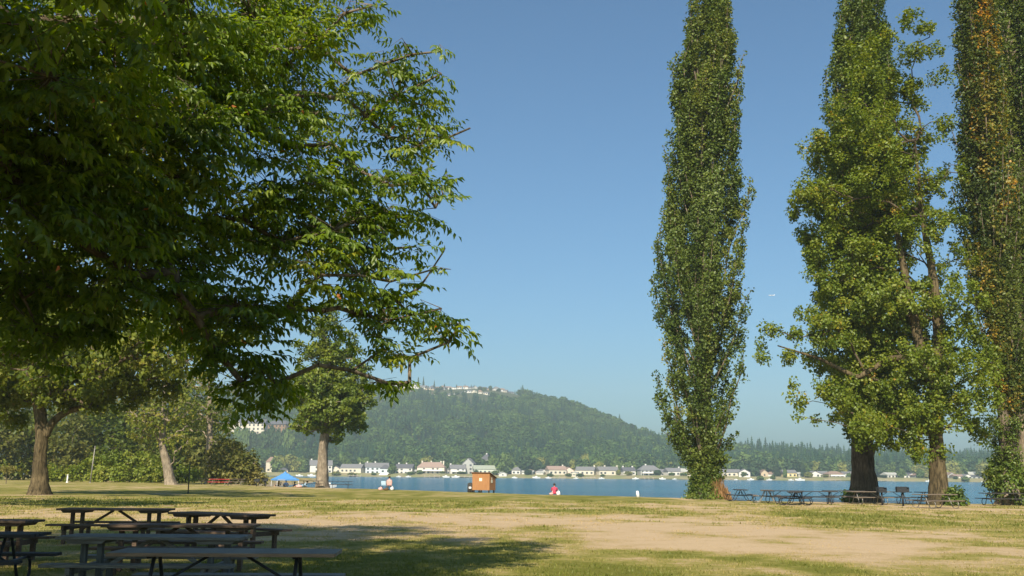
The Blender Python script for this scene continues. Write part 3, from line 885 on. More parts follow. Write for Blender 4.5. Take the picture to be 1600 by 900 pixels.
HOUSES = [
    (392, 410, 722, 735, 'cream', 'brown', 'gx', "low cream house at the left end of the far shore, beside the olive shrub", dict(storeys=1)),
    (424, 440, 713, 726, 'cream', 'brown', 'hip', "brown-roofed house half hidden by the yellow-green tree above the blue canopy", dict(d=800)),
    (470, 480, 716, 724, 'white', 'grey', 'gx', "tiny white house up among trees left of the round tree trunk", dict(d=830, storeys=1)),
    (492, 525, 718, 737, 'white', 'grey', 'gx', "white house with grey roof passing behind the round tree's trunk", dict(chims=(494,))),
    (541, 574, 724, 737, 'cream', 'grey', 'gx', "long low cream house first right of the round tree trunk", dict(chims=(569,))),
    (577, 612, 722, 737, 'blue', 'grey', 'gx', "pale bluish house with two chimneys on the far shore", dict(chims=(580, 592))),
    (600, 616, 725, 737, 'blue', 'dark', 'hip', "small bluish wing house left of the dark round shore tree", dict(d=765)),
    (625, 651, 724, 738, 'white', 'dark', 'gx', "white house with dark roof and two tall chimneys", dict(chims=(628, 640))),
    (658, 700, 721, 740, 'pink', 'pink', 'hip', "big pinkish house with faded red roof and three chimneys", dict(chims=(664, 678, 693, 697), deck=True)),
    (707, 730, 725, 741, 'white', 'grey', 'gx', "white two-storey house with a balcony left of the shed", dict(deck=True, chims=(708,))),
    (728, 745, 715, 738, 'grey', 'grey', 'gy', "tall grey gabled house rising just left of the shed roof", dict(d=778, storeys=3)),
    (743, 783, 726, 742, 'green', 'green', 'gx', "long pale green house with a light roof directly above the shed", dict()),
    (756, 770, 709, 722, 'grey', 'dark', 'hip', "grey house with a white tower up the slope above the shed", dict(d=815, chims=(763,))),
    (781, 793, 738, 746, 'white', 'pale', 'gy', "little gabled white boathouse at the water right of the shed", dict(d=758, storeys=1, name="boathouse", depth=6)),
    (803, 816, 728, 742, 'white', 'grey', 'hip', "narrow white house with a round chimney right of the big green tree", dict(chims=(807,))),
    (814, 836, 734, 742, 'white', 'pale', 'gx', "low white house with a pale roof on the far shore", dict(storeys=1)),
    (841, 852, 736, 743, 'white', 'pale', 'gx', "very small white house left of the red-roofed cream house", dict(storeys=1)),
    (856, 884, 727, 744, 'cream', 'pink', 'gx', "cream house with a faded red roof above the seated person", dict(chims=(881,))),
    (880, 896, 729, 744, 'pink', 'brown', 'gy', "pinkish gabled house joined right of the red-roofed cream house", dict(d=776)),
    (894, 905, 737, 745, 'cream', 'pale', 'gy', "small cream garden house between two larger cream houses", dict(d=764, storeys=1)),
    (902, 930, 728, 744, 'cream', 'grey', 'gx', "cream house with grey roof third left of the white marker post", dict(chims=(929,))),
    (933, 964, 728, 744, 'cream', 'grey', 'gx', "cream house with a pale round-topped tower at its right end", dict(chims=(945, 965))),
    (971, 990, 729, 744, 'white', 'dark', 'gx', "white house with a dark roof just left of the hipped house", dict(chims=(973, 988))),
    (997, 1028, 726, 744, 'grey', 'grey', 'hip', "large grey house with hipped roof, balcony and central chimney", dict(deck=True, chims=(1008,))),
    (1038, 1064, 730, 744, 'white', 'grey', 'gx', "white house with broad grey roof left of the lone poplar", dict(chims=(1060,))),
    (1062, 1082, 731, 744, 'cream', 'pale', 'gx', "cream house partly hidden behind the lone poplar's ivy", dict()),
    (1122, 1152, 732, 747, 'cream', 'grey', 'gx', "long house with grey roof just right of the lone poplar", dict()),
    (1150, 1167, 732, 747, 'white', 'grey', 'gy', "white gable-fronted house right of the lone poplar", dict(d=768)),
    (1183, 1194, 733, 747, 'tan', 'brown', 'gy', "narrow tan house between the dark waterfront tree and dark conifer", dict()),
    (1217, 1237, 733, 747, 'yellow', 'grey', 'gx', "pale yellow house with grey roof between two dark conifers", dict()),
    (1257, 1274, 735, 749, 'white', 'grey', 'gy', "white stepped house right of the second dark conifer", dict()),
    (1272, 1286, 735, 749, 'white', 'grey', 'gx', "small white house beside a leafy green shrub", dict(d=780)),
    (1284, 1309, 735, 749, 'tan', 'brown', 'hip', "tan house with brown hipped roof and balcony", dict(deck=True)),
    (1308, 1324, 737, 749, 'white', 'grey', 'gy', "white gabled house second left of the thick dark trunk", dict()),
    (1325, 1339, 737, 749, 'white', 'pale', 'gx', "white house just left of the thick dark trunk", dict()),
    (1373, 1392, 737, 748, 'white', 'pale', 'gx', "white house above the left park grill", dict()),
    (1392, 1411, 738, 748, 'white', 'grey', 'hip', "white house with grey hipped roof above the right park grill", dict()),
    (1417, 1443, 738, 749, 'grey', 'brown', 'hip', "house with wide brown roof left of the right-hand trunk", dict(storeys=1)),
    (1447, 1460, 739, 749, 'cream', 'pale', 'gx', "cream house against the left side of the right-hand trunk", dict()),
    (1479, 1492, 740, 750, 'pink', 'pink', 'gx', "red-roofed house just right of the right-hand trunk", dict()),
    (1491, 1505, 740, 750, 'white', 'grey', 'gy', "white gabled house right of the red-roofed one", dict()),
    (1505, 1520, 741, 751, 'grey', 'dark', 'gx', "grey house with dark roof left of the yellow-green shore tree", dict(storeys=1)),
    (1541, 1563, 741, 752, 'tan', 'pale', 'gx', "tan house at the right end of the far shore", dict(storeys=1)),
]
random.seed(5)
for h in HOUSES:
    house(*h[:7], h[7], rz=random.uniform(-.28, .28), **h[8])

SHORT = ["low cream house at the shore's left end", "brown-roofed house above the blue canopy", "tiny white house among trees", "white house behind the round tree's trunk", "long low cream house", "pale bluish house",
         "small bluish wing house", "white house with two tall chimneys", "big pinkish house", "white balcony house left of the shed", "tall grey gabled house", "pale green house above the shed", "grey house with white tower",
         "little gabled boathouse", "narrow white house with round chimney", "low white house with pale roof", "very small white house", "red-roofed house above the seated person", "pinkish gabled house", "small cream garden house",
         "cream house with grey roof", "cream house with pale tower", "white dark-roofed house", "large grey hipped house", "white house left of the lone poplar", "cream house behind the poplar's ivy", "long grey-roofed house right of the lone poplar",
         "white gable-fronted house", "narrow tan house", "pale yellow house", "white stepped house", "small white house by a shrub", "tan house with hipped roof", "white gabled house near the thick trunk", "white house beside the thick dark trunk",
         "white house above the left grill", "hip-roofed house above the right grill", "wide brown-roofed house", "cream house at the right-hand trunk", "red-roofed house right of the right-hand trunk", "white gabled house beside a red roof",
         "grey house near the yellow-green shore tree", "tan house at the shore's right end"]
def relabel():
    hs = [((h[0] + h[1]) / 2, h[1] - h[0], sname) for h, sname in zip(HOUSES, SHORT)]
    for o in scene.objects:
        g_ = o.get("group", "")
        if g_ not in ("garden trees behind the far shore houses", "waterfront bushes along the far shore"): continue
        px = 800 + F_PX * o.location.x / o.location.y
        c, w, nm = min(hs, key=lambda t: abs(t[0] - px))
        colr = o["label"].split(" ")[0]
        behind = g_.startswith("garden")
        what = ("tree" if behind else "bush")
        if abs(px - c) < w * .2: rel = "behind the middle of the" if behind else "in front of the"
        elif abs(px - c) < w * .5: rel = ("behind the %s part of the" if behind else "before the %s part of the") % ("left" if px < c else "right")
        else: rel = "just %s of the" % ("left" if px < c else "right")
        if not behind and "just" in rel: what = "waterfront bush"
        if "conifer" in o["label"]: what = "conifer"
        o["label"] = " ".join([colr, what, rel, nm])
relabel()
random.seed(61)
for px in (452, 533, 556, 618, 654, 703, 799, 828, 849, 898, 931, 968, 1033, 1058, 1176, 1200, 1247, 1296, 1318, 1384, 1413, 1445, 1475, 1512, 1535, 1550):
    c, w_, nm = min([((h[0] + h[1]) / 2, 0, q) for h, q in zip(HOUSES, SHORT)], key=lambda t: abs(t[0] - px))
    wl_ = random.choice(['tan', 'white', 'grey', 'cream', 'white']); yb = hor(px) + .5; wd = random.uniform(11, 19)
    house(px - wd / 2, px + wd / 2, yb - random.uniform(8, 12.5), yb, wl_, random.choice(['grey', 'brown', 'dark', 'pale']), random.choice(['gx', 'hip', 'gy']),
          "small %s house half hidden %s the %s" % (wl_, "left of" if px < c else "right of", nm), d=random.uniform(777, 786), storeys=1, group="small houses half hidden between the waterfront houses", rz=random.uniform(-.4, .4))

# hilltop row
random.seed(9)
for row, (d0, off, step) in enumerate(((1500, 3.5, 9.5), (1555, -1.5, 8.0), (1590, -4.5, 8.5))):
    px = 590 + row * 3
    while px < (800 if row != 2 else 770):
        sy = float(np.interp(px, SKY_PX, SKY_PY))
        w = random.uniform(5.5, 9.0)
        wl_, rf_ = random.choice([('white', 'grey'), ('cream', 'brown'), ('cream', 'grey'), ('tan', 'grey'), ('white', 'brown'), ('grey', 'dark')])
        zt = far_pt(px, d0).z
        pyb = hor(px) - (zt - EYE) / d0 * F_PX
        house(px, px + w, pyb - random.uniform(5.5, 8.0), pyb, wl_, rf_, random.choice(['gx', 'hip', 'gy']),
              "small %s house with %s roof in the crowded row on the hilltop ridge" % (wl_, rf_), d=d0, name="hilltop_house",
              group="houses crowding the hilltop", depth=10, rz=random.uniform(-.5, .5), rfrac=random.uniform(.45, .6))
        px += step * random.uniform(0.85, 1.15)

# the long pale building on the slope at the left
def slope_building():
    d = 985; pm = 392
    w = 58 / F_PX * d
    zt = P(pm, 655, d).z; zb = P(pm, 676, d).z - 2
    root = empty("apartment_building", (far_pt(pm, d).x, d, zb), 0, "long pale apartment building with grey roof among trees on the left slope", "building")
    H = zt - zb; h = H * 0.72
    box("wall", (w, 14, h), (0, 0, h / 2), WALL['cream'], root)
    a, f = roof_verts(w, 14, h + .004, H - h, 0.8, 'gx'); poly_obj("roof", a, f, ROOF['dark'], root)
    # front gable
    gw = 8
    poly_obj("front_gable", [(-w/4 - gw/2, -9, 0), (-w/4 + gw/2, -9, 0), (-w/4 + gw/2, -9, h), (-w/4, -9, H - .4), (-w/4 - gw/2, -9, h), (-w/4 - gw/2, -6.9, 0), (-w/4 + gw/2, -6.9, 0), (-w/4 + gw/2, -6.9, h), (-w/4, -6.9, H - .4), (-w/4 - gw/2, -6.9, h)],
             [(0, 1, 2, 3, 4), (1, 6, 7, 2), (5, 0, 4, 9), (2, 7, 8, 3), (4, 3, 8, 9)], WALL['cream'], root)
    wm = _win(1.6, 1.8)
    for s in range(3):
        for k in range(9):
            wo = link("window", wm, root); wo.location = (-w/2 + w * (k + .5) / 9, -7.06 if abs(-w/2 + w * (k + .5) / 9 + w/4) > gw/2 else -9.06, h * (s + 0.5) / 3)
slope_building()
def slope_wing():
    d = 1000; zt = P(441, 657.5, d).z; w = 42 / F_PX * d; zb = P(441, 676, d).z - 2; H = zt - zb; h = H * .72
    root = empty("apartment_wing", (far_pt(441, d).x, d, zb), -.5, "darker brown wing of the pale apartment building, mostly behind trees", "building")
    box("wall", (w, 12, h), (0, 0, h / 2), WALL['brown'], root)  # shade of the wing is put into this darker wall colour
    a, f = roof_verts(w, 12, h + .004, H - h, 0.8, 'hip'); poly_obj("roof", a, f, ROOF['dark'], root)
    wm = _win(1.6, 1.8)
    for s in range(3):
        for k in range(6):
            wo = link("window", wm, root); wo.location = (-w/2 + w * (k + .5) / 6, -6.06, h * (s + 0.5) / 3)
slope_wing()
random.seed(77)
for k, px in enumerate((358, 366, 378, 386, 392, 399, 404, 413, 421, 430, 440, 449, 458)):
    d = random.uniform(950, 968); z = far_pt(px, d).z
    top = P(px, random.uniform(669, 678) if px < 425 else random.uniform(664, 672), d).z
    far_tree(px, d, random.uniform(7, 11), max(top - z, 6), random.choice(['green', 'dark', 'dark']), "%s tree on the slope below the %s apartment building" % (["leftmost", "second", "third", "fourth", "fifth", "sixth", "seventh", "eighth", "ninth", "tenth", "eleventh", "twelfth", "rightmost"][k], "pale" if px < 425 else "dark wing of the"), "trees below the pale apartment building")

# ================================================================== boats and docks at the far shore
M['boat'] = plain('boat_hull_white', (0.78, 0.78, 0.76), 0.35)
M['dock'] = plain('dock_wood', (0.38, 0.33, 0.27))
def motorboat(px, py, L, label, d=None, rz=0.0, canopy=False):
    d = d or 744
    p = P(px, py, d)
    root = empty("motorboat", (p.x, d, WATER_Z), rz, label, "boat", None)
    secs = [(-.5, .30, .02), (-.25, .36, -.02), (.05, .36, -.02), (.3, .26, .04), (.45, .10, .12), (.5, .01, .18)]
    v = []; f = []
    for (x, hw, zb) in secs:
        v += [(x * L, -hw * L * .42, .16 * L + max(0, x) * .08 * L), (x * L, -hw * L * .25, zb * L * .4), (x * L, hw * L * .25, zb * L * .4), (x * L, hw * L * .42, .16 * L + max(0, x) * .08 * L)]
    for i in range(len(secs) - 1):
        a = i * 4
        for k in range(3): f.append((a + k, a + k + 4, a + k + 5, a + k + 1))
        f.append((a + 3, a + 7, a + 4, a))
    f.append((0, 1, 2, 3))
    poly_obj("hull", v, f, M['boat'], root)
    bm = bmesh.new(); box_bm(bm, L * .3, L * .22, L * .12, (0.02 * L, 0, L * .22), None, L * 0.03)
    bm_obj("cabin", bm, M['boat'], root)
    poly_obj("windscreen", [(L * .17, -L * .1, L * .17), (L * .17, L * .1, L * .17), (L * .10, L * .09, L * .29), (L * .10, -L * .09, L * .29), (L * .19, -L * .1, L * .17), (L * .19, L * .1, L * .17), (L * .12, L * .09, L * .29), (L * .12, -L * .09, L * .29)],
             [(0, 1, 2, 3), (7, 6, 5, 4), (0, 4, 5, 1), (2, 6, 7, 3), (1, 5, 6, 2), (3, 7, 4, 0)], M['glass'], root)
    return root
BOATS = [(407, 742, 6, 'left of the blue canopy peak'), (468, 741, 9, 'moored right of the blue canopy peak'), (487, 742, 8, 'moored just left of the round tree trunk'), (623, 744, 6, 'below the dark round shore tree'),
         (638, 745, 7, 'below the house with two tall chimneys'), (697, 746, 9, 'below the right end of the pinkish house'), (712, 745, 8, 'by the balcony house left of the shed'), (804, 747, 6, 'below the narrow white house'),
         (838, 747, 9, 'below the low white houses left of the seated person'), (857, 747, 6, 'just left above the seated person'), (900, 747, 6, 'right above the seated person'), (940, 748, 6, 'below the cream tower house'),
         (993, 748, 8, 'above the white marker post'), (1035, 748, 8, 'left of the lone poplar'), (1054, 748, 5, 'nearest the left edge of the lone poplar'), (1150, 749, 5, 'below the white gable house'),
         (1173, 749, 7, 'below the dark waterfront tree'), (1202, 750, 7, 'below the narrow tan house'), (1236, 750, 7, 'by the shore below the yellow house'), (1250, 750, 8, 'covered, below the second dark conifer'),
         (1452, 751, 9, 'touching the left side of the right-hand trunk'), (1538, 753, 7, 'right of the yellow-green shore tree'), (1556, 753, 6, 'farthest right along the shore')]
random.seed(4)
for px, py, L, lab in BOATS:
    motorboat(px, py, L * random.uniform(.55, .85), "small white motorboat " + lab, 742 + random.uniform(-3, 2), random.choice([0, math.pi]) + random.uniform(-.3, .3))
for i, (px, w, lab) in enumerate(((555, 20, "grey dock below the long low cream house"), (675, 24, "grey dock below the big pinkish house"), (730, 26, "reddish dock beneath the balcony house"), (870, 26, "pale dock below the red-roofed cream house"),
                        (920, 20, "pale dock below the cream houses"), (1010, 22, "pale dock in front of the large grey hipped house"), (1140, 20, "grey dock below the long grey-roofed house"), (1300, 26, "low dock below the tan house"), (1380, 30, "low dock left of the left grill"))):
    p = P(px, 747, 745)
    root = empty("boat_dock", (p.x, 745, WATER_Z), 0, lab, "dock")
    wm = w / F_PX * 745
    box("deck_boards", (wm, 3.0, 0.25), (0, 0, 0.75), M['dock'], root)
    for k in range(4):
        for s in (-1, 1):
            box("piling", (0.3, 0.3, 2.2), (-wm / 2 + .3 + k * (wm - .6) / 3, 1.62 * s, 0.3), M['dock'], root)

# ================================================================== trees of the park
def finish_tree(root, trunk_me, branch_me, crown_me):
    link("trunk", trunk_me, root)
    if branch_me: link("branches", branch_me, root)
    link("crown", crown_me, root)

# ---- foreground shade tree, trunk out of view to the left
EDGE_Y = [-400, -100, 0, 20, 48, 60, 75, 90, 115, 150, 185, 215, 240, 262, 290, 330, 345, 375, 420, 440, 465, 480, 520, 555, 565, 600, 625, 640, 660]
EDGE_X = [700, 660, 608, 600, 590, 560, 720, 715, 700, 690, 735, 748, 735, 690, 715, 712, 690, 700, 705, 660, 690, 735, 742, 690, 640, 650, 640, 560, 430]
LOW_X = [-400, 0, 120, 200, 300, 380, 450, 500, 600, 660, 745]
LOW_Y = [580, 515, 520, 530, 560, 630, 650, 540, 622, 600, 560]

def spray_templates(k=5):
    """twigs with drooping compound leaves; each template is (verts (n,4,3), leaf id)"""
    out = []; tw = []
    r_ = np.random.default_rng(77)
    for _ in range(k):
        B = []; A = []; Nn = []; Ls = []
        segs = []
        tl = 0.42
        prev = np.zeros(3)
        for j in range(6):
            s = (j + 0.6) / 6
            pos = np.array([tl * s, 0.03 * math.sin(5 * s), -0.05 * s * s])
            segs.append((prev, pos, 0.004, 0.003)); prev = pos
            side = 1 if j % 2 else -1
            out_d = np.array([0.55, side * 0.75, 0.15]); 
            if j == 5: out_d = np.array([1, 0, 0.0])
            out_d = out_d / np.linalg.norm(out_d)
            rl = r_.uniform(0.13, 0.22); nl = r_.integers(2, 4)
            end = pos + out_d * rl + np.array([0, 0, -0.05])
            segs.append((pos, end, 0.0022, 0.0015))
            for q in range(nl + 1):
                f = 0.35 + 0.65 * q / nl
                c = pos + (end - pos) * f
                for sd in ((-1, 1) if q < nl else (0,)):
                    lat = np.cross(out_d, [0, 0, 1]); lat /= np.linalg.norm(lat)
                    ax = out_d * (0.45 if sd else 0.8) + lat * sd * 0.75 + np.array([0, 0, -0.42 - r_.random() * .5]) + r_.normal(size=3) * .16
                    ax /= np.linalg.norm(ax)
                    nn = np.array([0, 0, 1.0]) + r_.normal(size=3) * .42 + out_d * 0.2
                    nn -= ax * nn.dot(ax); nn /= np.linalg.norm(nn)
                    B.append(c); A.append(ax); Nn.append(nn); Ls.append(r_.uniform(0.075, 0.125))
        Ls = np.array(Ls)
        v = leaf_verts(np.array(B), np.array(A), np.array(Nn), Ls, Ls * 0.42, 0.22, 0.16).reshape(-1, 4, 3)
        out.append(v); tw.append(segs)
    return out, tw

def build_foreground_tree():
    trunk_xy = np.array([-8.2, 6.5])
    cc = np.array([-9.6, 8.4, 8.8]); rad = np.array([8.0, 8.6, 6.4])
    # explicit boughs seen against the sky: (px, py, distance, radius m, sprays)
    boughs = [(585, 8, 13, .35, 16), (540, 20, 13, .5, 34), (500, 60, 13, .6, 46), (450, 100, 13.5, .7, 60), (470, 150, 13.5, .5, 26), (555, 118, 14, .45, 20), (600, 100, 14.5, .5, 30), (645, 85, 14.5, .40, 24), (690, 80, 14.5, .36, 20), (690, 115, 14.5, .28, 12),
              (620, 150, 14, .6, 44), (660, 165, 14.2, .45, 26), (570, 180, 13.5, .6, 44), (520, 225, 13.5, .6, 40), (605, 215, 13.8, .55, 40), (660, 225, 14.2, .5, 34), (700, 215, 14.4, .45, 34), (735, 200, 14.5, .28, 12), (450, 230, 13, .5, 26),
              (560, 265, 13.5, .5, 34), (610, 290, 13.5, .5, 30), (660, 285, 14, .45, 28), (700, 290, 14.2, .28, 14), (500, 290, 13, .6, 44), (680, 325, 14.2, .38, 20), (640, 345, 14, .4, 20), (565, 340, 13.5, .6, 44), (590, 390, 13.5, .55, 36), (520, 360, 13, .7, 56), (650, 385, 14.3, .34, 13), (695, 388, 14.4, .22, 7), (680, 420, 14.4, .24, 8),
              (560, 430, 13.5, .55, 36), (610, 440, 13.8, .45, 24), (500, 430, 13, .6, 40), (655, 450, 14.2, .4, 16), (690, 482, 14.3, .34, 18), (720, 505, 14.5, .28, 13), (660, 510, 14.2, .38, 20), (700, 535, 14.4, .32, 14), (610, 500, 13.8, .45, 24), (560, 490, 13.5, .5, 26), (640, 560, 14, .34, 15), (600, 545, 13.8, .36, 14),
              (640, 597, 14.4, .28, 13), (610, 600, 14.4, .25, 9), (450, 480, 13, .6, 34), (440, 380, 13, .8, 60), (430, 300, 13, .8, 60), (400, 560, 13, .4, 20), (380, 600, 13, .34, 16), (430, 600, 13.2, .30, 12), (415, 632, 13.2, .2, 7),
              (340, 550, 12, .4, 20), (60, 520, 11, .6, 34), (350, 60, 12, .9, 70), (250, 60, 11, .9, 70), (380, 180, 12.5, .9, 80), (300, 200, 11, .9, 80), (300, 420, 12, .9, 80), (370, 480, 12.5, .8, 56), (180, 180, 10, .9, 80), (80, 120, 9, .9, 70), (100, 300, 10, .9, 80), (200, 430, 11, .9, 80), (20, 200, 9.5, .9, 90), (100, 230, 10, .9, 90), (30, 300, 10, .9, 90), (160, 330, 11, .9, 90), (60, 380, 11, .9, 80), (20, 440, 12, .9, 80), (130, 470, 12, .9, 80), (240, 340, 12, .9, 80), (300, 500, 13, .8, 60), (200, 260, 11.5, .9, 90), (280, 280, 12, .9, 80), (350, 350, 12.5, .9, 80), (180, 60, 10, .9, 80), (30, 40, 9, .9, 80), (330, 130, 12, .9, 70), (620, 470, 14.0, .45, 34), (560, 350, 14.0, .5, 40), (600, 330, 14.1, .5, 36)]
    boughs += [(480, 15, 14, .7, 60), (430, 35, 14.5, .8, 70), (390, 20, 13.5, .9, 70), (560, 40, 14, .35, 14), (415, 140, 14.5, .8, 66), (480, 190, 14.5, .6, 36), (540, 300, 14.5, .6, 40), (470, 330, 14.5, .7, 56), (590, 470, 14.3, .5, 26), (530, 400, 14.5, .6, 40)]
    BC, BR, BN = [], [], []
    for px, py, d, r, n in boughs:
        BC.append(np.array(P(px, py, d + rng.uniform(-.5, .5)))); BR.append(r * 0.86); BN.append(int(n * (0.23 if px > 540 else 0.27 if px > 440 else 0.5)) + 1)
    # rest of the crown: ellipsoid fill, its unseen part shaped to steer sun and shade
    n0 = 4200
    q = rand_dir(n0) * (rng.random(n0) ** 0.42)[:, None]
    pts = cc + q * rad
    pts = pts[~(((pts[:, 0] > -5.4) & (pts[:, 2] > 7.6)) | ((pts[:, 0] > -6.6) & (pts[:, 2] > 10.8) & (pts[:, 1] < 9)))]  # upper right of the crown cut away so sun reaches the boughs
    q2 = rand_dir(900) * (rng.random(900) ** 0.42)[:, None]
    pts = np.concatenate([np.array([-5.0, 3.4, 6.4]) + q2 * np.array([4.2, 5.0, 2.6]), pts])  # low leaf mass out of view, added to shade the near tables
    lump = fbm(pts[:, 0] * 0.45 + 3, pts[:, 1] * 0.45 + pts[:, 2] * 0.37, 3)
    pts = pts[(pts[:, 2] > 3.0) & (lump > 0.40)]
    px, py, dz = project(pts)
    ok = (dz > 2)
    ex = np.interp(py, EDGE_Y, EDGE_X); ly = np.interp(px, LOW_X, LOW_Y)
    inview = ok & (px > -150) & (px < 1750) & (py > -160) & (py < 1000)
    bad = inview & ((px > np.minimum(ex - 60, 470)) | (py > ly - 35) | (dz < 5.5))
    bad |= (~ok & (np.linalg.norm(pts - np.array([0, 0, 1.6]), axis=1) < 4.0))
    bad |= ok & (px > 640) & (px < 2600) & (py > -1100)
    pts = pts[~bad]; pts = pts[rng.permutation(len(pts))[:760]]
    for p in pts:
        BC.append(p); BR.append(rng.uniform(.55, .85)); BN.append(19)
    BC = np.array(BC); BR = np.array(BR); BN = np.array(BN)
    # limbs
    tk = [(trunk_xy[0], trunk_xy[1], -0.2), (trunk_xy[0] + .1, trunk_xy[1] + .05, 2.0), (trunk_xy[0] + .1, trunk_xy[1] + .3, 4.2), (trunk_xy[0] + .4, trunk_xy[1] + .9, 7.0), (trunk_xy[0] + .5, trunk_xy[1] + 1.6, 10.5), (trunk_xy[0] + .5, trunk_xy[1] + 2.0, 14.0)]
    segs = skeleton([Vector(t) for t in tk], BC, tip=0.014, wander=0.25, path_w=0.3, power=2.35, up=0.08, seed=5)
    # sprays around every bough centre
    idx = np.repeat(np.arange(len(BC)), BN); n = len(idx)
    off = rand_dir(n) * (rng.random(n) ** 0.5)[:, None] * BR[idx][:, None]; off[:, 2] *= 0.8
    pos = BC[idx] + off
    px, py, dz = project(pos)
    ex = np.interp(py, EDGE_Y, EDGE_X)
    keep = ~((dz > 2) & (px > ex - 14) & (px < 1750) & (py > -60))
    pos, off, idx = pos[keep], off[keep], idx[keep]; n = len(pos)
    outd = unit(off * np.array([1, 1, 0.5]) + rng.normal(size=(n, 3)) * 0.22 + unit(pos - cc) * 0.25)
    outd[:, 2] *= 0.55; outd = unit(outd)
    pos0 = pos - outd * 0.25
    # frame: x = outd, z ~ up
    ydir = unit(np.cross(np.tile([[0, 0, 1.0]], (n, 1)) + rng.normal(size=(n, 3)) * 0.25, outd)); zdir = np.cross(outd, ydir)
    Rm = np.stack([outd, ydir, zdir], 2)
    temps, _ = spray_templates()
    which = rng.integers(0, len(temps), n)
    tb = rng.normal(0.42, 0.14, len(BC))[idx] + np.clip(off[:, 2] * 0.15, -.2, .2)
    V = []; T = []
    sc = rng.uniform(0.85, 1.25, n)
    for k, tv in enumerate(temps):
        m = which == k
        if not m.any(): continue
        vv = np.einsum('nij,lvj->nlvi', Rm[m] * sc[m][:, None, None], tv) + pos0[m][:, None, None, :]
        V.append(vv.reshape(-1, 4, 3))
        nl = tv.shape[0]
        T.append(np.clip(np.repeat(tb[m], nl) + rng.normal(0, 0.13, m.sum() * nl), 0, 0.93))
    V = np.concatenate(V); T = np.concatenate(T)
    T[rng.random(len(T)) < 0.0012] = 1.0
    i = np.arange(len(V))[:, None] * 4
    f = np.concatenate([i + np.array([[0, 1, 2]]), i + np.array([[0, 2, 3]])], 1).reshape(-1, 3)
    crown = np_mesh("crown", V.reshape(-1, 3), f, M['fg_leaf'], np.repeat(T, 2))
    print("foreground leaflets", len(V), "sprays", n)
    tw = [(BC[idx[j]], pos0[j], 0.009, 0.004) for j in range(0, n, 1)]
    tw += [(pos0[j], pos0[j] + outd[j] * 0.4 * sc[j], 0.004, 0.0025) for j in range(n)]
    root = empty("shade_tree", (0, 0, 0), 0, "big dark leafy tree with drooping compound leaves filling the upper left foreground", "tree")
    link("trunk", loft("trunk", tk, [.48, .40, .36, .28, .2, .08], M['bark_grey'], 16, 0.04, (0.5, 0.5), 3), root)
    link("branches", tube_mesh("branches", segs, M['bark_grey'], 6), root)
    link("twigs", tube_mesh("twigs", tw, M['bark_grey'], 3), root)
    link("crown", crown, root)
build_foreground_tree()

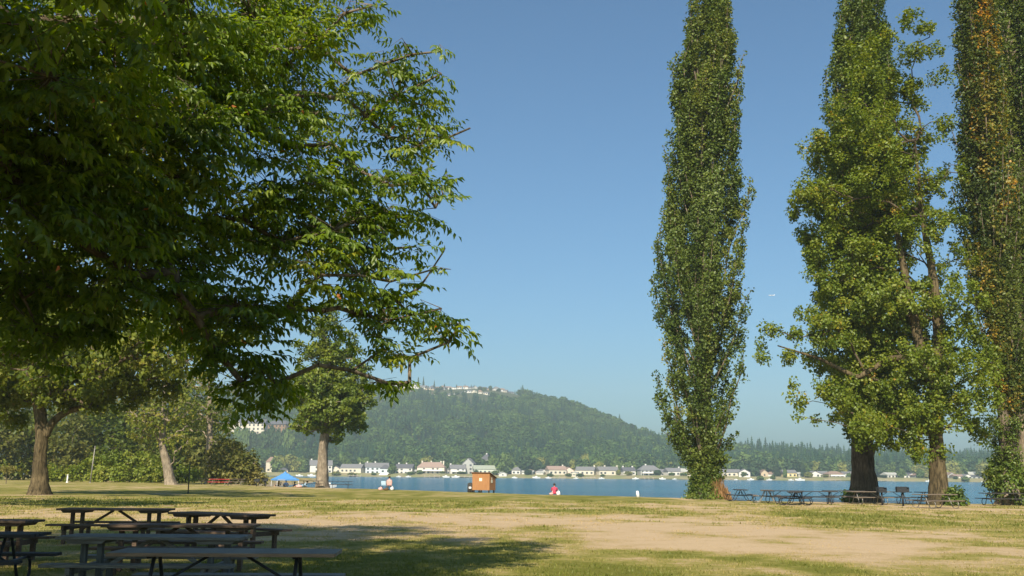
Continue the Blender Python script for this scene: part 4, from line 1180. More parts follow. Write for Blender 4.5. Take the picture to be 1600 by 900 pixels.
# ---- poplars
def poplar(name, label, base_px, d, prof, stems, leaf_mat, trunk_w, nleaf=9, group=None, ivy=None, seed=0, size=0.19, bark='bark_grey', gaps=0.06, clump=0.62, tint=0.5, y_off=0.0, topy=0, dens=1.0):
    """prof: list of (py, px_left, px_right) of the outline, top first; stems: number of rising limbs"""
    global rng
    keep = rng; rng = np.random.default_rng(seed)
    r_ = rng
    prof = sorted(prof)
    pys = [p[0] for p in prof]
    base_x = P(base_px, 760, d).x; by = d; bz = gz(base_x, d)
    zs = np.array([P(base_px, p[0], d).z for p in prof])[::-1]
    xl = np.array([P(p[1], p[0], d).x for p in prof])[::-1]; xr = np.array([P(p[2], p[0], d).x for p in prof])[::-1]
    ztop = zs[-1]; zlow = zs[0]
    C = []; Rr = []; segs = []; T = []
    Hc = ztop - zlow
    tops = [r_.uniform(0, 6.283) for _ in range(3)]
    def env(z):
        return np.interp(z, zs, (xl + xr) / 2), np.interp(z, zs, (xr - xl) / 2)
    for s in range(stems):
        core = s < stems * 0.14
        a = r_.random() * 6.283 if s > 5 else s * 1.05
        u = (r_.uniform(.0, .30) if core else r_.uniform(.70, 1.14))
        ln = r_.uniform(4.5, 11.5) * (1.4 if core else 1)
        z0 = zlow + (Hc - ln * .75) * (s + r_.random()) / stems if not core else zlow + (Hc - ln) * r_.random()
        if s in (3, 4, 5): z0 = ztop - ln; u *= .8
        if s % 6 == 1: z0 = zlow + r_.uniform(-.5, 4); ln = r_.uniform(3, 6)
        z0 = max(z0, zlow); z1 = min(z0 + ln, ztop)
        rp = r_.uniform(.42, 1.05) * (1.0 if not core else .8)
        st = float(np.clip(r_.normal(0, 0.16 if leaf_mat is not M['gold_leaf'] else .3), -.3, .55)) + tint
        prev = None
        m = max(int(ln / .42), 4)
        for q in range(m + 1):
            f = q / m; z = z0 + (z1 - z0) * f
            cx, hw = env(z)
            prof_ = math.sin(math.pi * min(1, (f * .86 + .14))) ** .7
            rr_ = min(rp, hw * .9) * prof_
            hw = hw * (0.80 + 0.42 * float(fbm(np.array([a * 1.9 + seed]), np.array([z * 0.22 + seed]), 2)[0]))
            uu = u * (0.34 + 0.70 * math.sin(min(1.0, f * 1.2) * 1.57))
            if z0 < zlow + 5: uu = u * (0.8 + 0.2 * f)
            rad_ = max(hw - rr_ * .70, 0) * uu
            cp = np.array([cx + math.cos(a) * rad_, by + math.sin(a) * rad_, z])
            if prev is None:
                segs.append((np.array([base_x + (cx - base_x) * .4, by, max(z - 2.2 - rad_, bz + 1.0)]), cp, .10, .075))
            else:
                r0 = 0.022 + 0.055 * (1 - f); segs.append((prev, cp, r0, r0 * .9))
            prev = cp
            if r_.random() < gaps: continue
            nk = 1 + int(rr_ / .34)
            for _ in range(nk):
                o3 = rand_dir(1)[0] * rr_ * .62
                C.append(cp + o3); Rr.append(clump * r_.uniform(.45, .85) * (.6 + .4 * prof_)); T.append(st + o3[2] * .1)
    C = np.array(C); Rr = np.array(Rr); T = np.array(T)
    nl = np.maximum((nleaf * 9.5 * (Rr / clump) ** 2).astype(int), 6)
    # spindle-shaped clumps: tall rather than flat
    crown = foliage("crown", C, Rr, nl, size, leaf_mat, (base_x, by, (zlow + ztop) / 2), T, flat=1.25, aspect=0.85, up=0.35, outw=0.8)
    root = empty(name, (0, 0, 0), 0, label, "tree", group)
    tpath = [(base_x, by, bz - .3)]
    for f in (0.05, 0.12, 0.3, 0.5, 0.7, 0.9):
        z = bz + (ztop - bz) * f
        tpath.append((base_x + (np.interp(z, zs, (xl + xr) / 2) - base_x) * min(1, f * 1.4), by, z))
    link("trunk", loft("trunk", tpath, [trunk_w, trunk_w * .8, trunk_w * .68, trunk_w * .5, trunk_w * .35, trunk_w * .2, .04], M[bark], 22, 0.055, (0.45, 0.9), seed), root)
    link("branches", tube_mesh("branches", segs, M['bark_grey'], 5), root)
    link("crown", crown, root)
    if ivy:
        z0, z1, rr, nn, sides = ivy
        a = r_.uniform(*sides, nn); z = bz + z0 + (z1 - z0) * r_.random(nn) ** 1.5
        hw = rr * (0.72 + 0.45 * np.exp(-(z - bz) / 1.2)) * (0.65 + 0.7 * fbm(a * 2.3, (z - bz) * .7, 2)) * r_.uniform(.6, 1.1, nn)
        c = np.stack([base_x + np.cos(a) * hw, by + np.sin(a) * hw, z], 1)
        link("ivy", foliage("ivy", c, np.full(nn, .36), 34, .15, M['ivy_leaf'], (base_x, by, 2), r_.uniform(.2, .8, nn), flat=1.0), root)
    rng = keep
    return root, C, crown

pop1 = poplar("poplar_tree", "tall lone columnar poplar with ivy at its foot, standing apart against the sky", 1106, 73,
       [(-55, 1095, 1112), (-5, 1078, 1140), (60, 1068, 1150), (100, 1052, 1152), (200, 1042, 1157), (260, 1036, 1160), (330, 1030, 1170), (450, 1019, 1165), (560, 1022, 1163), (610, 1022, 1162), (650, 1026, 1160), (690, 1042, 1150), (722, 1062, 1140), (750, 1080, 1132)],
       112, M['poplar_leaf'], .72, 10, ivy=(0.0, 7.5, 1.25, 300, (2.0, 5.6)), seed=101, tint=0.52)
# dry reddish suckers at the right of its foot
def sucker_clump(px, py, d, label):
    p = P(px, py, d); z = gz(p.x, d)
    n = 900; a = rng.random(n) * 6.283; r = rng.random(n) ** .5
    base = np.stack([p.x + np.cos(a) * r * .75, d + np.sin(a) * r * .6, np.full(n, z)], 1)
    top = np.array([p.x - .55, d, z + 2.3])
    ax = unit(top - base + rng.normal(size=(n, 3)) * .35); L = rng.uniform(.5, 1.9, n) * (1.1 - r * .6)
    nr = unit(np.cross(ax, rng.normal(size=(n, 3))))
    me = leaf_mesh("dry_shoots", base, ax, nr, L, np.full(n, .07), rng.random(n), M['dry_twig'], .1, .05)
    o = link("dry_shoots", me); tag(o, label, "dry shoots", kind="stuff")
sucker_clump(1128, 775, 72.2, "fan of dry reddish brown shoots against the right foot of the lone poplar")

poplar("poplar_tree", "dark green poplar whose top shows behind the yellow-green tree, thick dark trunk below", 1350, 69,
       [(-60, 1325, 1355), (0, 1312, 1378), (60, 1300, 1388), (120, 1286, 1402), (230, 1284, 1410), (330, 1275, 1418), (420, 1270, 1420), (520, 1275, 1415), (620, 1300, 1400), (680, 1312, 1392), (705, 1325, 1380)],
       96, M['poplar_leaf'], .98, 9, seed=103, bark='bark_dark', tint=0.40)
poplar("poplar_tree", "right-edge poplar with narrow left top and yellow-orange patches of turning leaves", 1578, 66,
       [(-60, 1500, 1540), (0, 1496, 1552), (90, 1494, 1566), (200, 1490, 1582), (300, 1496, 1590), (420, 1510, 1590), (520, 1520, 1600), (620, 1555, 1612), (680, 1562, 1610)],
       92, M['gold_leaf'], 0.75, 8, seed=105, tint=0.22, gaps=0.15, ivy=(0.5, 5.5, 1.35, 170, (1.5, 5.2)))
poplar("poplar_tree", "dark poplar cut off by the right edge of the view, with pale bare stems showing", 1600, 70,
       [(-80, 1552, 1630), (0, 1542, 1645), (100, 1548, 1650), (250, 1552, 1665), (400, 1556, 1665), (550, 1560, 1660), (650, 1575, 1640), (690, 1585, 1625)],
       96, M['poplar_leaf'], 0.9, 8, seed=107, tint=0.42, gaps=0.15)

# ---- generic broadleaf tree from crown blobs
def blob_tree(name, label, trunk_path, trunk_r, blobs, leaf, bark, size=.2, nleaf=34, clump=.5, origin=None, group=None, seed=0, flare=(0.5, 0.5), limb_sides=6, tint=.5, tip=.03, aspect=.8, extra_limbs=(), flat=.7, wander=.2, sides=16, power=2.4):
    """blobs: (px, py, d, radius_m, clumps[, flatten]) """
    global rng
    keep = rng; rng = np.random.default_rng(seed)
    C = []; R_ = []; T = []
    for b in blobs:
        c = np.array(P(b[0], b[1], b[2])); n = b[4]; fl = b[5] if len(b) > 5 else 0.85
        q = rand_dir(n) * (rng.random(n) ** .38)[:, None] * b[3]; q[:, 2] *= fl
        C.append(c + q); R_.append(np.full(n, clump) * rng.uniform(.65, 1.2, n)); T.append(rng.normal(tint, .12, n) + q[:, 2] / b[3] * .1)
    C = np.concatenate(C); R_ = np.concatenate(R_); T = np.concatenate(T)
    org = origin if origin is not None else C.mean(0)
    root = empty(name, (0, 0, 0), 0, label, "tree", group)
    link("trunk", loft("trunk", trunk_path, trunk_r, M[bark], sides, .05, flare, seed), root)
    pick = C[rng.random(len(C)) < min(1, 420 / len(C))]
    segs = skeleton([Vector(t) for t in trunk_path[1:]], pick, tip=tip, wander=wander, path_w=.35, power=power, up=.1, seed=seed)
    mr = max(trunk_r) * .42
    segs = [(a, b, min(r0, mr), min(r1, mr)) for a, b, r0, r1 in segs]
    br = link("branches", tube_mesh("branches", segs, M['bark_dark'] if bark == 'bark_moss_dapple' else M[bark], limb_sides), root); br["kind"] = "stuff"
    for e in extra_limbs:
        link("limb", loft("limb", e[0], e[1], M[bark], 12, .05, None, seed + 3), root)
    link("crown", foliage("crown", C, R_, nleaf, size, M[leaf], org, T, flat=flat, aspect=aspect), root)
    rng = keep
    return root

# ---- yellow-green tree at the right (trunk at 1468)
def right_maple():
    d = 62
    def t(px, py, dd=d): return tuple(P(px, py, dd))
    base = G(1468, 789)
    tp = [(base.x, base.y, base.z - .3), tuple(P(1466, 740, base.y)), tuple(P(1463, 680, base.y)), tuple(P(1463, 600, base.y)), tuple(P(1468, 520, base.y)), tuple(P(1458, 430, base.y)), tuple(P(1440, 330, base.y)), tuple(P(1430, 220, base.y))]
    d = base.y
    L = []
    # the dense left mass in front of the dark poplar
    for px, py, r, n in [(1360, 120, 1.7, 16), (1345, 190, 2.3, 26), (1395, 150, 1.8, 18), (1310, 250, 2.2, 26), (1370, 260, 2.6, 34), (1290, 320, 2.2, 26), (1345, 340, 2.8, 40), (1400, 330, 2.3, 30), (1310, 410, 2.6, 34), (1370, 430, 2.8, 40), (1320, 480, 2.5, 34), (1380, 520, 2.8, 40),
                         (1325, 560, 2.4, 34), (1370, 600, 2.6, 38), (1345, 640, 2.0, 30), (1400, 640, 1.9, 26), (1415, 580, 2.2, 26), (1390, 680, 1.1, 12), (1360, 672, 1.3, 14), (1310, 620, 1.2, 8), (1300, 520, 1.4, 12), (1265, 300, 1.2, 10), (1262, 375, 1.1, 8), (1275, 225, 1.0, 7), (1350, 80, 1.2, 9), (1380, 60, 1.0, 7), (1400, 230, 2.2, 26), (1420, 520, 2.0, 22), (1395, 470, 2.2, 24), (1440, 640, 1.5, 16), (1465, 570, 1.3, 12)]:
        L.append((px, py, d + rng.uniform(-1.6, 2.8), r, int(n * 1.9)))
    # thin outer left boughs
    for px, py, r, n in [(1245, 302, .5, 3), (1252, 360, .5, 3), (1275, 500, .9, 6), (1240, 520, .7, 5), (1205, 515, .6, 5), (1190, 540, .45, 3), (1230, 555, .7, 5), (1265, 560, .8, 6), (1195, 558, .4, 3), (1250, 490, .5, 3), (1240, 608, .6, 3), (1260, 630, .6, 4), (1285, 600, .9, 7), (1250, 655, .4, 2), (1280, 655, .4, 2)]:
        L.append((px, py, d + rng.uniform(-1, 1.5), r * .9, int(n * .9)))
    # the airy right half
    for px, py, r, n in [(1425, 30, .7, 6), (1450, 45, .6, 5), (1420, 90, 1.0, 9), (1460, 80, .6, 4), (1425, 150, 1.2, 11), (1470, 120, .7, 4), (1430, 230, 1.3, 13), (1475, 200, 1.0, 7), (1440, 300, 1.4, 13), (1490, 270, 1.0, 7), (1480, 340, 1.2, 8), (1440, 380, 1.4, 13), (1500, 400, 1.1, 8), (1470, 440, 1.4, 12),
                         (1510, 470, 1.3, 11), (1440, 480, 1.2, 10), (1490, 520, 1.5, 15), (1530, 540, 1.2, 9), (1440, 560, 1.6, 16), (1500, 590, 1.8, 20), (1540, 620, 1.3, 10), (1450, 620, 1.6, 18), (1430, 670, 1.3, 13), (1490, 650, 1.3, 13), (1530, 670, .8, 5), (1440, 705, .7, 6), (1470, 700, .5, 4), (1545, 580, .9, 5)]:
        L.append((px, py, d + rng.uniform(-2.2, 2.2), r * (1.1 if py > 460 else .95), int(n * (1.7 if py > 460 else 1.05))))
    for px, py, r, n in [(1463, 340, .8, 6), (1466, 480, .9, 7), (1452, 280, .8, 6), (1410, 340, 1.1, 11), (1480, 580, 1.1, 9)]:
        L.append((px, py, d - rng.uniform(1.0, 2.0), r, n))
    limb = [(tp[2], tp[3], P(1452, 600, d), P(1432, 520, d), P(1418, 450, d), P(1405, 380, d + .5), P(1390, 300, d + .5)), (.34, .33, .32, .28, .24, .18, .1)]
    limb2 = [(P(1462, 470, d), P(1448, 455, d), P(1430, 452, d), P(1418, 462, d - .2)), (.12, .12, .1, .1)]
    limb3 = [(tp[3], P(1440, 560, d), P(1390, 560, d), P(1340, 590, d), P(1280, 560, d), P(1215, 540, d)), (.28, .24, .2, .14, .09, .04)]
    blob_tree("maple_tree", "broad yellow-green tree spreading left from the trunk between the grills and the right edge", tp, [.52, .47, .43, .40, .34, .26, .15, .05], L, 'maple_leaf', 'bark_moss_dapple', flat=1.15,
              size=.185, nleaf=66, clump=.46, seed=211, flare=(.55, .6), tint=.5, tip=.022, extra_limbs=(limb, limb2, limb3))
right_maple()
def burl(px, py, d, r, label):
    p = P(px, py, d)
    bm = bmesh.new(); bmesh.ops.create_icosphere(bm, subdivisions=3, radius=r)
    for v in bm.verts:
        s = 1 + .25 * math.sin(v.co.x * 9 + v.co.z * 5) + .12 * math.sin(v.co.y * 17 + v.co.z * 13)
        v.co = Vector((v.co.x * s, v.co.y * s, v.co.z * s * 1.35))
    bmesh.ops.translate(bm, vec=(p.x, d, gz(p.x, d) + r * .9), verts=bm.verts)
    o = bm_obj("stump", bm, M['bark_pale'], None, True); tag(o, label, "stump")
burl(1582, 780, 63.5, .55, "pale knobbly stump at the foot of the right-edge poplar")

# ---- bushes
def shrub(name, label, blobs, leaf, size, nleaf, clump, seed, tint=.5, cat="shrub", group=None, stems=True):
    global rng
    keep = rng; rng = np.random.default_rng(seed)
    C = []; T = []
    for b in blobs:
        c = np.array(P(b[0], b[1], b[2])); n = b[4]
        q = rand_dir(n) * (rng.random(n) ** .33)[:, None] * b[3]; q[:, 2] *= b[5] if len(b) > 5 else .85
        C.append(c + q); T.append(rng.normal(tint, .13, n) + rng.normal(0, .1))
    C = np.concatenate(C); T = np.concatenate(T)
    g0 = ground_z(C[:, 0], C[:, 1]); C[:, 2] = np.maximum(C[:, 2], g0 + clump * .35)
    cx, cyy = C[:, 0].mean(), C[:, 1].mean(); z0 = gz(cx, cyy)
    root = empty(name, (0, 0, 0), 0, label, cat, group)
    if stems:
        pick = C[rng.integers(0, len(C), min(40, len(C)))]
        segs = skeleton([Vector((cx, cyy, z0 - .1)), Vector((cx, cyy, z0 + .5))], pick, tip=.025, wander=.2, seed=seed)
        link("stems", tube_mesh("stems", segs, M['bark_grey'], 5), root)
    link("foliage", foliage("foliage", C, np.full(len(C), clump), nleaf, size, M[leaf], (cx, cyy, z0), T, flat=.85, aspect=.8), root)
    rng = keep
    return root
shrub("ivy_shrub", "leafy shrub growing at the right side of the right-hand trunk", [(1489, 780, 61, .55, 20), (1492, 768, 61, .4, 12), (1497, 786, 61, .5, 12)], 'ivy_leaf', .16, 40, .32, 301)
shrub("ivy_shrub", "small green shrub at the left side of the thick dark trunk", [(1330, 782, 66, .6, 14), (1326, 772, 66, .45, 8)], 'ivy_leaf', .15, 36, .3, 302, .25)
shrub("leafy_bush", "rounded bush right of the pale stump at the right edge", [(1600, 770, 63, 1.1, 30), (1596, 755, 63.5, .9, 20), (1612, 745, 63.5, 1.0, 20), (1560, 745, 66, .8, 18), (1568, 725, 66, .8, 18)], 'ivy_leaf', .17, 36, .4, 303, .6)

# ---- round tree beside the lake
def round_tree():
    b = G(503, 761.5); d = b.y
    tp = [(b.x, d, b.z - .3), tuple(P(504, 740, d)), tuple(P(505, 700, d)), tuple(P(508, 672, d)), tuple(P(513, 640, d)), tuple(P(515, 600, d)), tuple(P(515, 560, d))]
    L = [(517, 668, d, 1.9, 26), (480, 655, d, 2.0, 28), (552, 655, d, 2.0, 28), (515, 640, d, 3.0, 50), (475, 620, d, 2.2, 32), (558, 622, d, 2.1, 32), (515, 600, d, 3.4, 60), (480, 585, d, 2.2, 30), (548, 585, d, 2.3, 32), (512, 560, d, 3.0, 44), (490, 535, d, 2.3, 26), (535, 540, d, 2.3, 28), (512, 508, d, 2.0, 22), (515, 480, d, 1.3, 10), (500, 640, d - 2.6, 2.0, 26), (535, 640, d - 2.6, 2.0, 26), (505, 600, d - 2.6, 2.2, 28), (545, 605, d - 2, 1.9, 24)]
    blob_tree("round_tree", "compact round green tree with a straight pale trunk standing at the lakeside", tp, [.64, .58, .52, .46, .34, .2, .08], L, 'round_leaf', 'bark_pale', size=.32, nleaf=52, clump=.68, seed=221, flare=(.8, .45), tint=.5, tip=.03)
round_tree()

# ---- mid-left tree with a crooked limb
def left_tree():
    b = G(60, 773); d = b.y
    tp = [(b.x, d, b.z - .3), tuple(P(62, 745, d)), tuple(P(62, 715, d)), tuple(P(66, 680, d)), tuple(P(64, 655, d)), tuple(P(60, 632, d)), tuple(P(50, 590, d)), tuple(P(40, 530, d)), tuple(P(50, 470, d))]
    L = []
    for px, py, r, n in [(30, 600, 2.0, 26), (80, 605, 1.9, 26), (130, 590, 2.2, 30), (180, 600, 2.0, 26), (220, 575, 2.3, 30), (60, 560, 2.4, 34), (120, 545, 2.4, 34), (180, 545, 2.4, 34), (250, 600, 1.6, 18), (0, 560, 2.4, 30), (10, 620, 1.6, 16), (40, 500, 2.8, 36), (110, 480, 2.8, 36), (180, 490, 2.8, 34), (240, 520, 2.4, 26), (-40, 580, 2.6, 30), (-40, 500, 2.8, 30), (50, 430, 3.0, 30), (130, 420, 3.0, 30), (290, 560, 2.0, 20), (150, 618, 1.1, 12), (205, 610, 1.2, 12), (20, 650, .8, 6), (-10, 640, 1.2, 10), (70, 575, 2.0, 20), (20, 580, 2.2, 24), (120, 610, 1.6, 18), (160, 575, 2.2, 26), (60, 620, 1.3, 12)]:
        L.append((px, py, d + rng.uniform(-2.5, 2.5), r, n))
    for px, py, dd, r, n in [(80, 560, 59, 2.2, 20), (160, 545, 58, 2.3, 22), (240, 540, 58, 2.3, 20), (310, 535, 58.5, 2.1, 16), (200, 490, 60, 2.4, 22), (100, 500, 60, 2.4, 22), (300, 490, 61, 2.2, 16), (360, 525, 59, 1.8, 12)]:
        L.append((px, py, dd, r, n))
    limb = [(P(70, 680, d), P(78, 665, d), P(92, 650, d), P(110, 641, d), P(128, 637, d), P(150, 632, d), P(172, 620, d), P(200, 600, d)), (.30, .28, .24, .22, .2, .17, .12, .06)]
    stub = [(P(62, 645, d), P(56, 632, d), P(52, 622, d)), (.2, .17, .08)]
    blob_tree("broadleaf_tree", "mid-field tree at far left with mottled leaning trunk and long crooked limb to the right", tp, [.56, .50, .44, .40, .38, .34, .27, .18, .1], L, 'thicket_leaf', 'bark_moss_dapple', size=.28, nleaf=44, clump=.7, seed=231, flare=(.7, .6), tint=.62, tip=.03, extra_limbs=(limb, stub))
left_tree()

def side_tree():
    d = 42; x = -25.5; z = gz(x, d)
    tp = [(x, d, z - .3), (x, d, 2.2), (x + .2, d, 4.5), (x + .6, d, 8), (x + .8, d, 12)]
    L = [(px, py, d + rng.uniform(-2.5, 2.5), r, n) for px, py, r, n in [(-60, 560, 2.0, 24), (-10, 520, 2.2, 28), (50, 545, 1.6, 16), (40, 480, 2.2, 26), (-80, 480, 2.4, 26), (-160, 540, 2.4, 26), (-120, 420, 2.6, 26), (0, 420, 2.4, 26), (90, 500, 1.6, 14), (-220, 470, 2.4, 22), (-40, 600, 1.0, 8)]]
    blob_tree("broadleaf_tree", "leafy tree hanging in from beyond the left edge above the mid-field tree", tp, [.4, .36, .32, .24, .08], L, 'thicket_leaf', 'bark_moss_dapple', size=.22, nleaf=40, clump=.6, seed=236, tint=.5, tip=.025)
side_tree()

def lean_tree(px, pyb, lean, d, crown, label, seed, r=.5, tint=.6):
    b = P(px, pyb, d); z = gz(b.x, d)
    tp = [(b.x, d, z - .3), tuple(P(px - lean * .35, pyb - 25, d)), tuple(P(px - lean, pyb - 60, d)), tuple(P(px - lean * .9, pyb - 100, d)), tuple(P(px - lean * .6, pyb - 150, d)), tuple(P(px - lean * .6, pyb - 200, d))]
    blob_tree("broadleaf_tree", label, tp, [r, r * .85, r * .7, r * .55, r * .4, .08], [(c[0], c[1], d + rng.uniform(-3, 3), c[2], c[3]) for c in crown], 'thicket_leaf', 'bark_pale', size=.40, nleaf=16, clump=.95, seed=seed, flare=(.6, .6), tint=tint, tip=.04)
lean_tree(267, 755, 14, 128, [(250, 640, 3.4, 34), (220, 655, 2.6, 22), (285, 650, 2.8, 24), (240, 610, 3.6, 32), (280, 600, 3.6, 30), (200, 620, 3.0, 24), (215, 680, 1.6, 10), (280, 690, 1.6, 9), (245, 670, 1.6, 12)], "leaning pale-trunked tree in front of the brambles, left of the straight grey trunk", 241, .62, .72)
lean_tree(327, 752, -1, 140, [(330, 640, 3.4, 30), (310, 620, 3.6, 30), (350, 650, 2.6, 20), (340, 590, 3.8, 26), (300, 660, 2.2, 14), (350, 685, 1.8, 10), (308, 590, 3, 20)], "straight grey-trunked tree beside the olive shrub and the red-covered table", 242, .62, .62)

# ---- thicket behind, tree by tree
random.seed(31)
TH_LAB = ["dark thicket tree cut off by the left edge of the view", "olive thicket tree behind the small feathery sapling", "bushy thicket tree showing left of the mottled trunk",
          "dark thicket tree directly behind the mottled trunk", "olive thicket tree just right of the mottled trunk", "bushy thicket tree behind the tall thin pole",
          "dark thicket tree above the left half of the bramble mound", "olive thicket tree above the right half of the bramble mound", "bushy thicket tree behind the leaning pale trunk",
          "dark thicket tree between the leaning and the straight trunk", "olive thicket tree behind the red-covered table"]
th = [(-60, 640, 168), (-10, 660, 165), (25, 670, 168), (70, 655, 176), (110, 670, 165), (150, 650, 176), (185, 675, 166), (215, 655, 178), (250, 680, 168), (290, 665, 176), (318, 695, 166)]
for i, (px, py, d) in enumerate(th):
    bl = []
    top = py
    for k in range(7):
        bl.append((px + random.uniform(-26, 26), random.uniform(top, 745), d + random.uniform(-3, 3), random.uniform(2.4, 3.6), 20))
    bl.append((px, top - 8, d, 2.6, 14)); bl.append((px + random.uniform(-20, 20), top - 35, d + 8, 3.0, 14))
    shrub("thicket_tree", TH_LAB[i], bl, ['thicket_leaf', 'olive_leaf', 'thicket_leaf'][i % 3], .62, 14, 1.25, 400 + i,
          [.25, .35, .5][i % 3], "tree", "thicket trees along the left bank")
# taller backdrop trees behind the thicket
for i, (px, py, d) in enumerate([(-30, 560, 215), (60, 590, 220), (150, 600, 225), (230, 610, 220), (300, 625, 215), (-120, 560, 210)]):
    bl = [(px + random.uniform(-30, 30), py + random.uniform(0, 120), d + random.uniform(-4, 4), random.uniform(4, 5.5), 22) for k in range(9)]
    shrub("woodland_tree", ["tall dark tree behind the thicket, above the left edge sapling", "tall dark tree behind the thicket, above the mottled trunk", "tall dark tree behind the thicket, above the bramble mound", "tall dark tree behind the thicket, above the leaning trunk", "tall dark tree behind the thicket, above the straight grey trunk", "tall dark tree behind the thicket, out past the left edge"][i], bl, 'thicket_leaf', .8, 12, 1.7, 440 + i, .2, "tree", "tall trees behind the thicket")
shrub("bramble_mound", "long light green bramble mound spilling onto the lawn between pole and leaning trunk", [(125, 738, 146, 1.3, 26), (150, 730, 147, 2.0, 40), (175, 727, 147, 2.2, 46), (205, 726, 147, 2.3, 50), (232, 732, 146, 2.0, 40), (250, 738, 145, 1.5, 26), (190, 742, 144, 1.6, 40), (225, 744, 144, 1.4, 30), (155, 744, 144, 1.4, 30), (100, 742, 146, 1.2, 18), (80, 740, 147, 1.3, 18)], 'bramble_leaf', .42, 22, .75, 450, .55)
shrub("bramble_mound", "small green bramble patch between the leaning trunk and the red-covered table", [(283, 742, 146, 1.4, 24), (300, 744, 146, 1.3, 22), (268, 746, 145, 1.0, 12)], 'bramble_leaf', .4, 22, .7, 451, .45)
shrub("olive_shrub", "large rounded olive-brown shrub at the shore left of the blue canopy", [(355, 712, 138, 2.5, 54), (345, 725, 137, 2.6, 50), (374, 722, 137, 2.2, 50), (372, 738, 136, 2.2, 50), (345, 745, 137, 2.0, 30), (388, 738, 137, 1.5, 34), (398, 748, 137, .9, 14), (358, 702, 139, 1.8, 26)], 'olive_leaf', .42, 22, .8, 452, .5)
shrub("reed_shrub", "low greyish reedy scrub between the olive shrub and the blue canopy", [(402, 742, 136, 1.0, 16), (410, 747, 136, .8, 12), (396, 748, 136, .8, 12)], 'olive_leaf', .3, 22, .5, 453, .7)
def small_sumac():
    px, d = 10, 120
    b = P(px, 752, d); z = gz(b.x, d)
    root = empty("feathery_sapling", (0, 0, 0), 0, "small pale feathery sapling against dark thicket at the left edge", "sapling")
    top = P(px, 736, d)
    link("trunk", tube_mesh("trunk", [((b.x, d, z - .1), tuple(top), .05, .03)], M['bark_grey'], 6), root)
    n = 26; a = rng.random(n) * 6.283
    tips = np.stack([top.x + np.cos(a) * 1.0, d + np.sin(a) * 1.0, top.z + rng.uniform(-.3, .45, n)], 1)
    idx = np.repeat(np.arange(n), 26); f = np.tile(np.linspace(.15, 1, 26), n)
    o_ = np.array(top); base = o_ + (tips[idx] - o_) * f[:, None] + np.array([0, 0, 1]) * (np.sin(f * 3.14) * .3)[:, None]
    ax = unit(rng.normal(size=(len(idx), 3)) + np.array([0, 0, -.6])); nn = unit(np.cross(ax, rng.normal(size=(len(idx), 3))))
    link("fronds", leaf_mesh("fronds", base, ax, nn, np.full(len(idx), .28), np.full(len(idx), .09), rng.uniform(.6, 1, len(idx)), M['olive_leaf']), root)
small_sumac()

# ================================================================== picnic tables
M['wood_brown'] = mat_surf('weathered_brown_wood', (0.15, 0.105, 0.075), (0.07, 0.05, 0.037), 3.0, .8, .3, (1, 14, 14))
M['wood_blue'] = mat_surf('worn_blue_grey_paint', (0.21, 0.205, 0.19), (0.095, 0.088, 0.075), 3.0, .6, .35, (1, 14, 14), spec=.4)
M['wood_edge'] = mat_surf('bare_wood', (0.30, 0.20, 0.13), (0.16, 0.11, 0.075), 3.0, .8, .25, (1, 14, 14))
M['wood_dark'] = mat_surf('dark_stained_wood', (0.055, 0.052, 0.052), (0.026, 0.025, 0.026), 3.0, .75, .25, (1, 14, 14))
M['wood_tan'] = mat_surf('sunbleached_wood', (0.20, 0.16, 0.125), (0.11, 0.088, 0.07), 3.0, .8, .3, (1, 14, 14))
M['wood_red'] = mat_surf('red_cloth', (0.60, 0.055, 0.06), (0.45, 0.04, 0.045), 3.0, .85)
M['steel_dark'] = mat_surf('dark_painted_steel', (0.022, 0.026, 0.032), (0.014, 0.016, 0.020), 8, .5)
M['steel_grey'] = mat_surf('grey_galvanised_steel', (0.30, 0.29, 0.27), (0.20, 0.19, 0.17), 8, .5, metal=.3)
M['post_grey'] = mat_surf('grey_weathered_post', (0.13, 0.14, 0.135), (0.07, 0.072, 0.07), 4, .8, .3, (8, 8, 1))

def planks(root, mat, L=2.45, topw=.74, benches=True, by=.72, bz=.44, tz=.76):
    n = 5; pw = topw / n
    me = bpy.data.meshes.new("plank"); bm = bmesh.new(); box_bm(bm, L, pw - .012, .042, (0, 0, 0), None, .004); bm.to_mesh(me); bm.free(); me.materials.append(mat)
    for k in range(n):
        o = link("plank", me, root); o.location = (random.uniform(-.008, .008), -topw / 2 + pw * (k + .5), tz - .021)
    if benches:
        me2 = bpy.data.meshes.new("plank"); bm = bmesh.new(); box_bm(bm, L, .135, .042, (0, 0, 0), None, .004); bm.to_mesh(me2); bm.free(); me2.materials.append(mat)
        for s in (-1, 1):
            for k in (-1, 1):
                o = link("seat_plank", me2, root); o.location = (0, s * by + k * .073, bz - .021)

def trestle_table(mat, post):
    root = empty("picnic_table", (0, 0, 0))
    planks(root, mat)
    for sx in (-.86, .86):
        for y in (-.11, .11):
            box("post", (.075, .09, .66), (sx + y, 0, .33), post, root, None, .006)
        bmc = bmesh.new(); vs_ = box_bm(bmc, .56, .60, .055, (sx, 0, .6895))
        for v in vs_:
            if v.co.z < .68: v.co.x = sx + (v.co.x - sx) * .78
        bm_obj("top_cleat", bmc, mat, root)
        box("seat_beam", (.06, 1.66, .09), (sx, 0, .352), mat, root, None, .006)
        for y in (-.72, .72):
            box("seat_post", (.075, .085, .38), (sx, y, .19), post, root, None, .004)
    for s in (-1, 1):
        box("brace", (.05, .05, .80), (s * .40, 0, .50), mat, root, (0, s * -R(58) , 0))
    return root

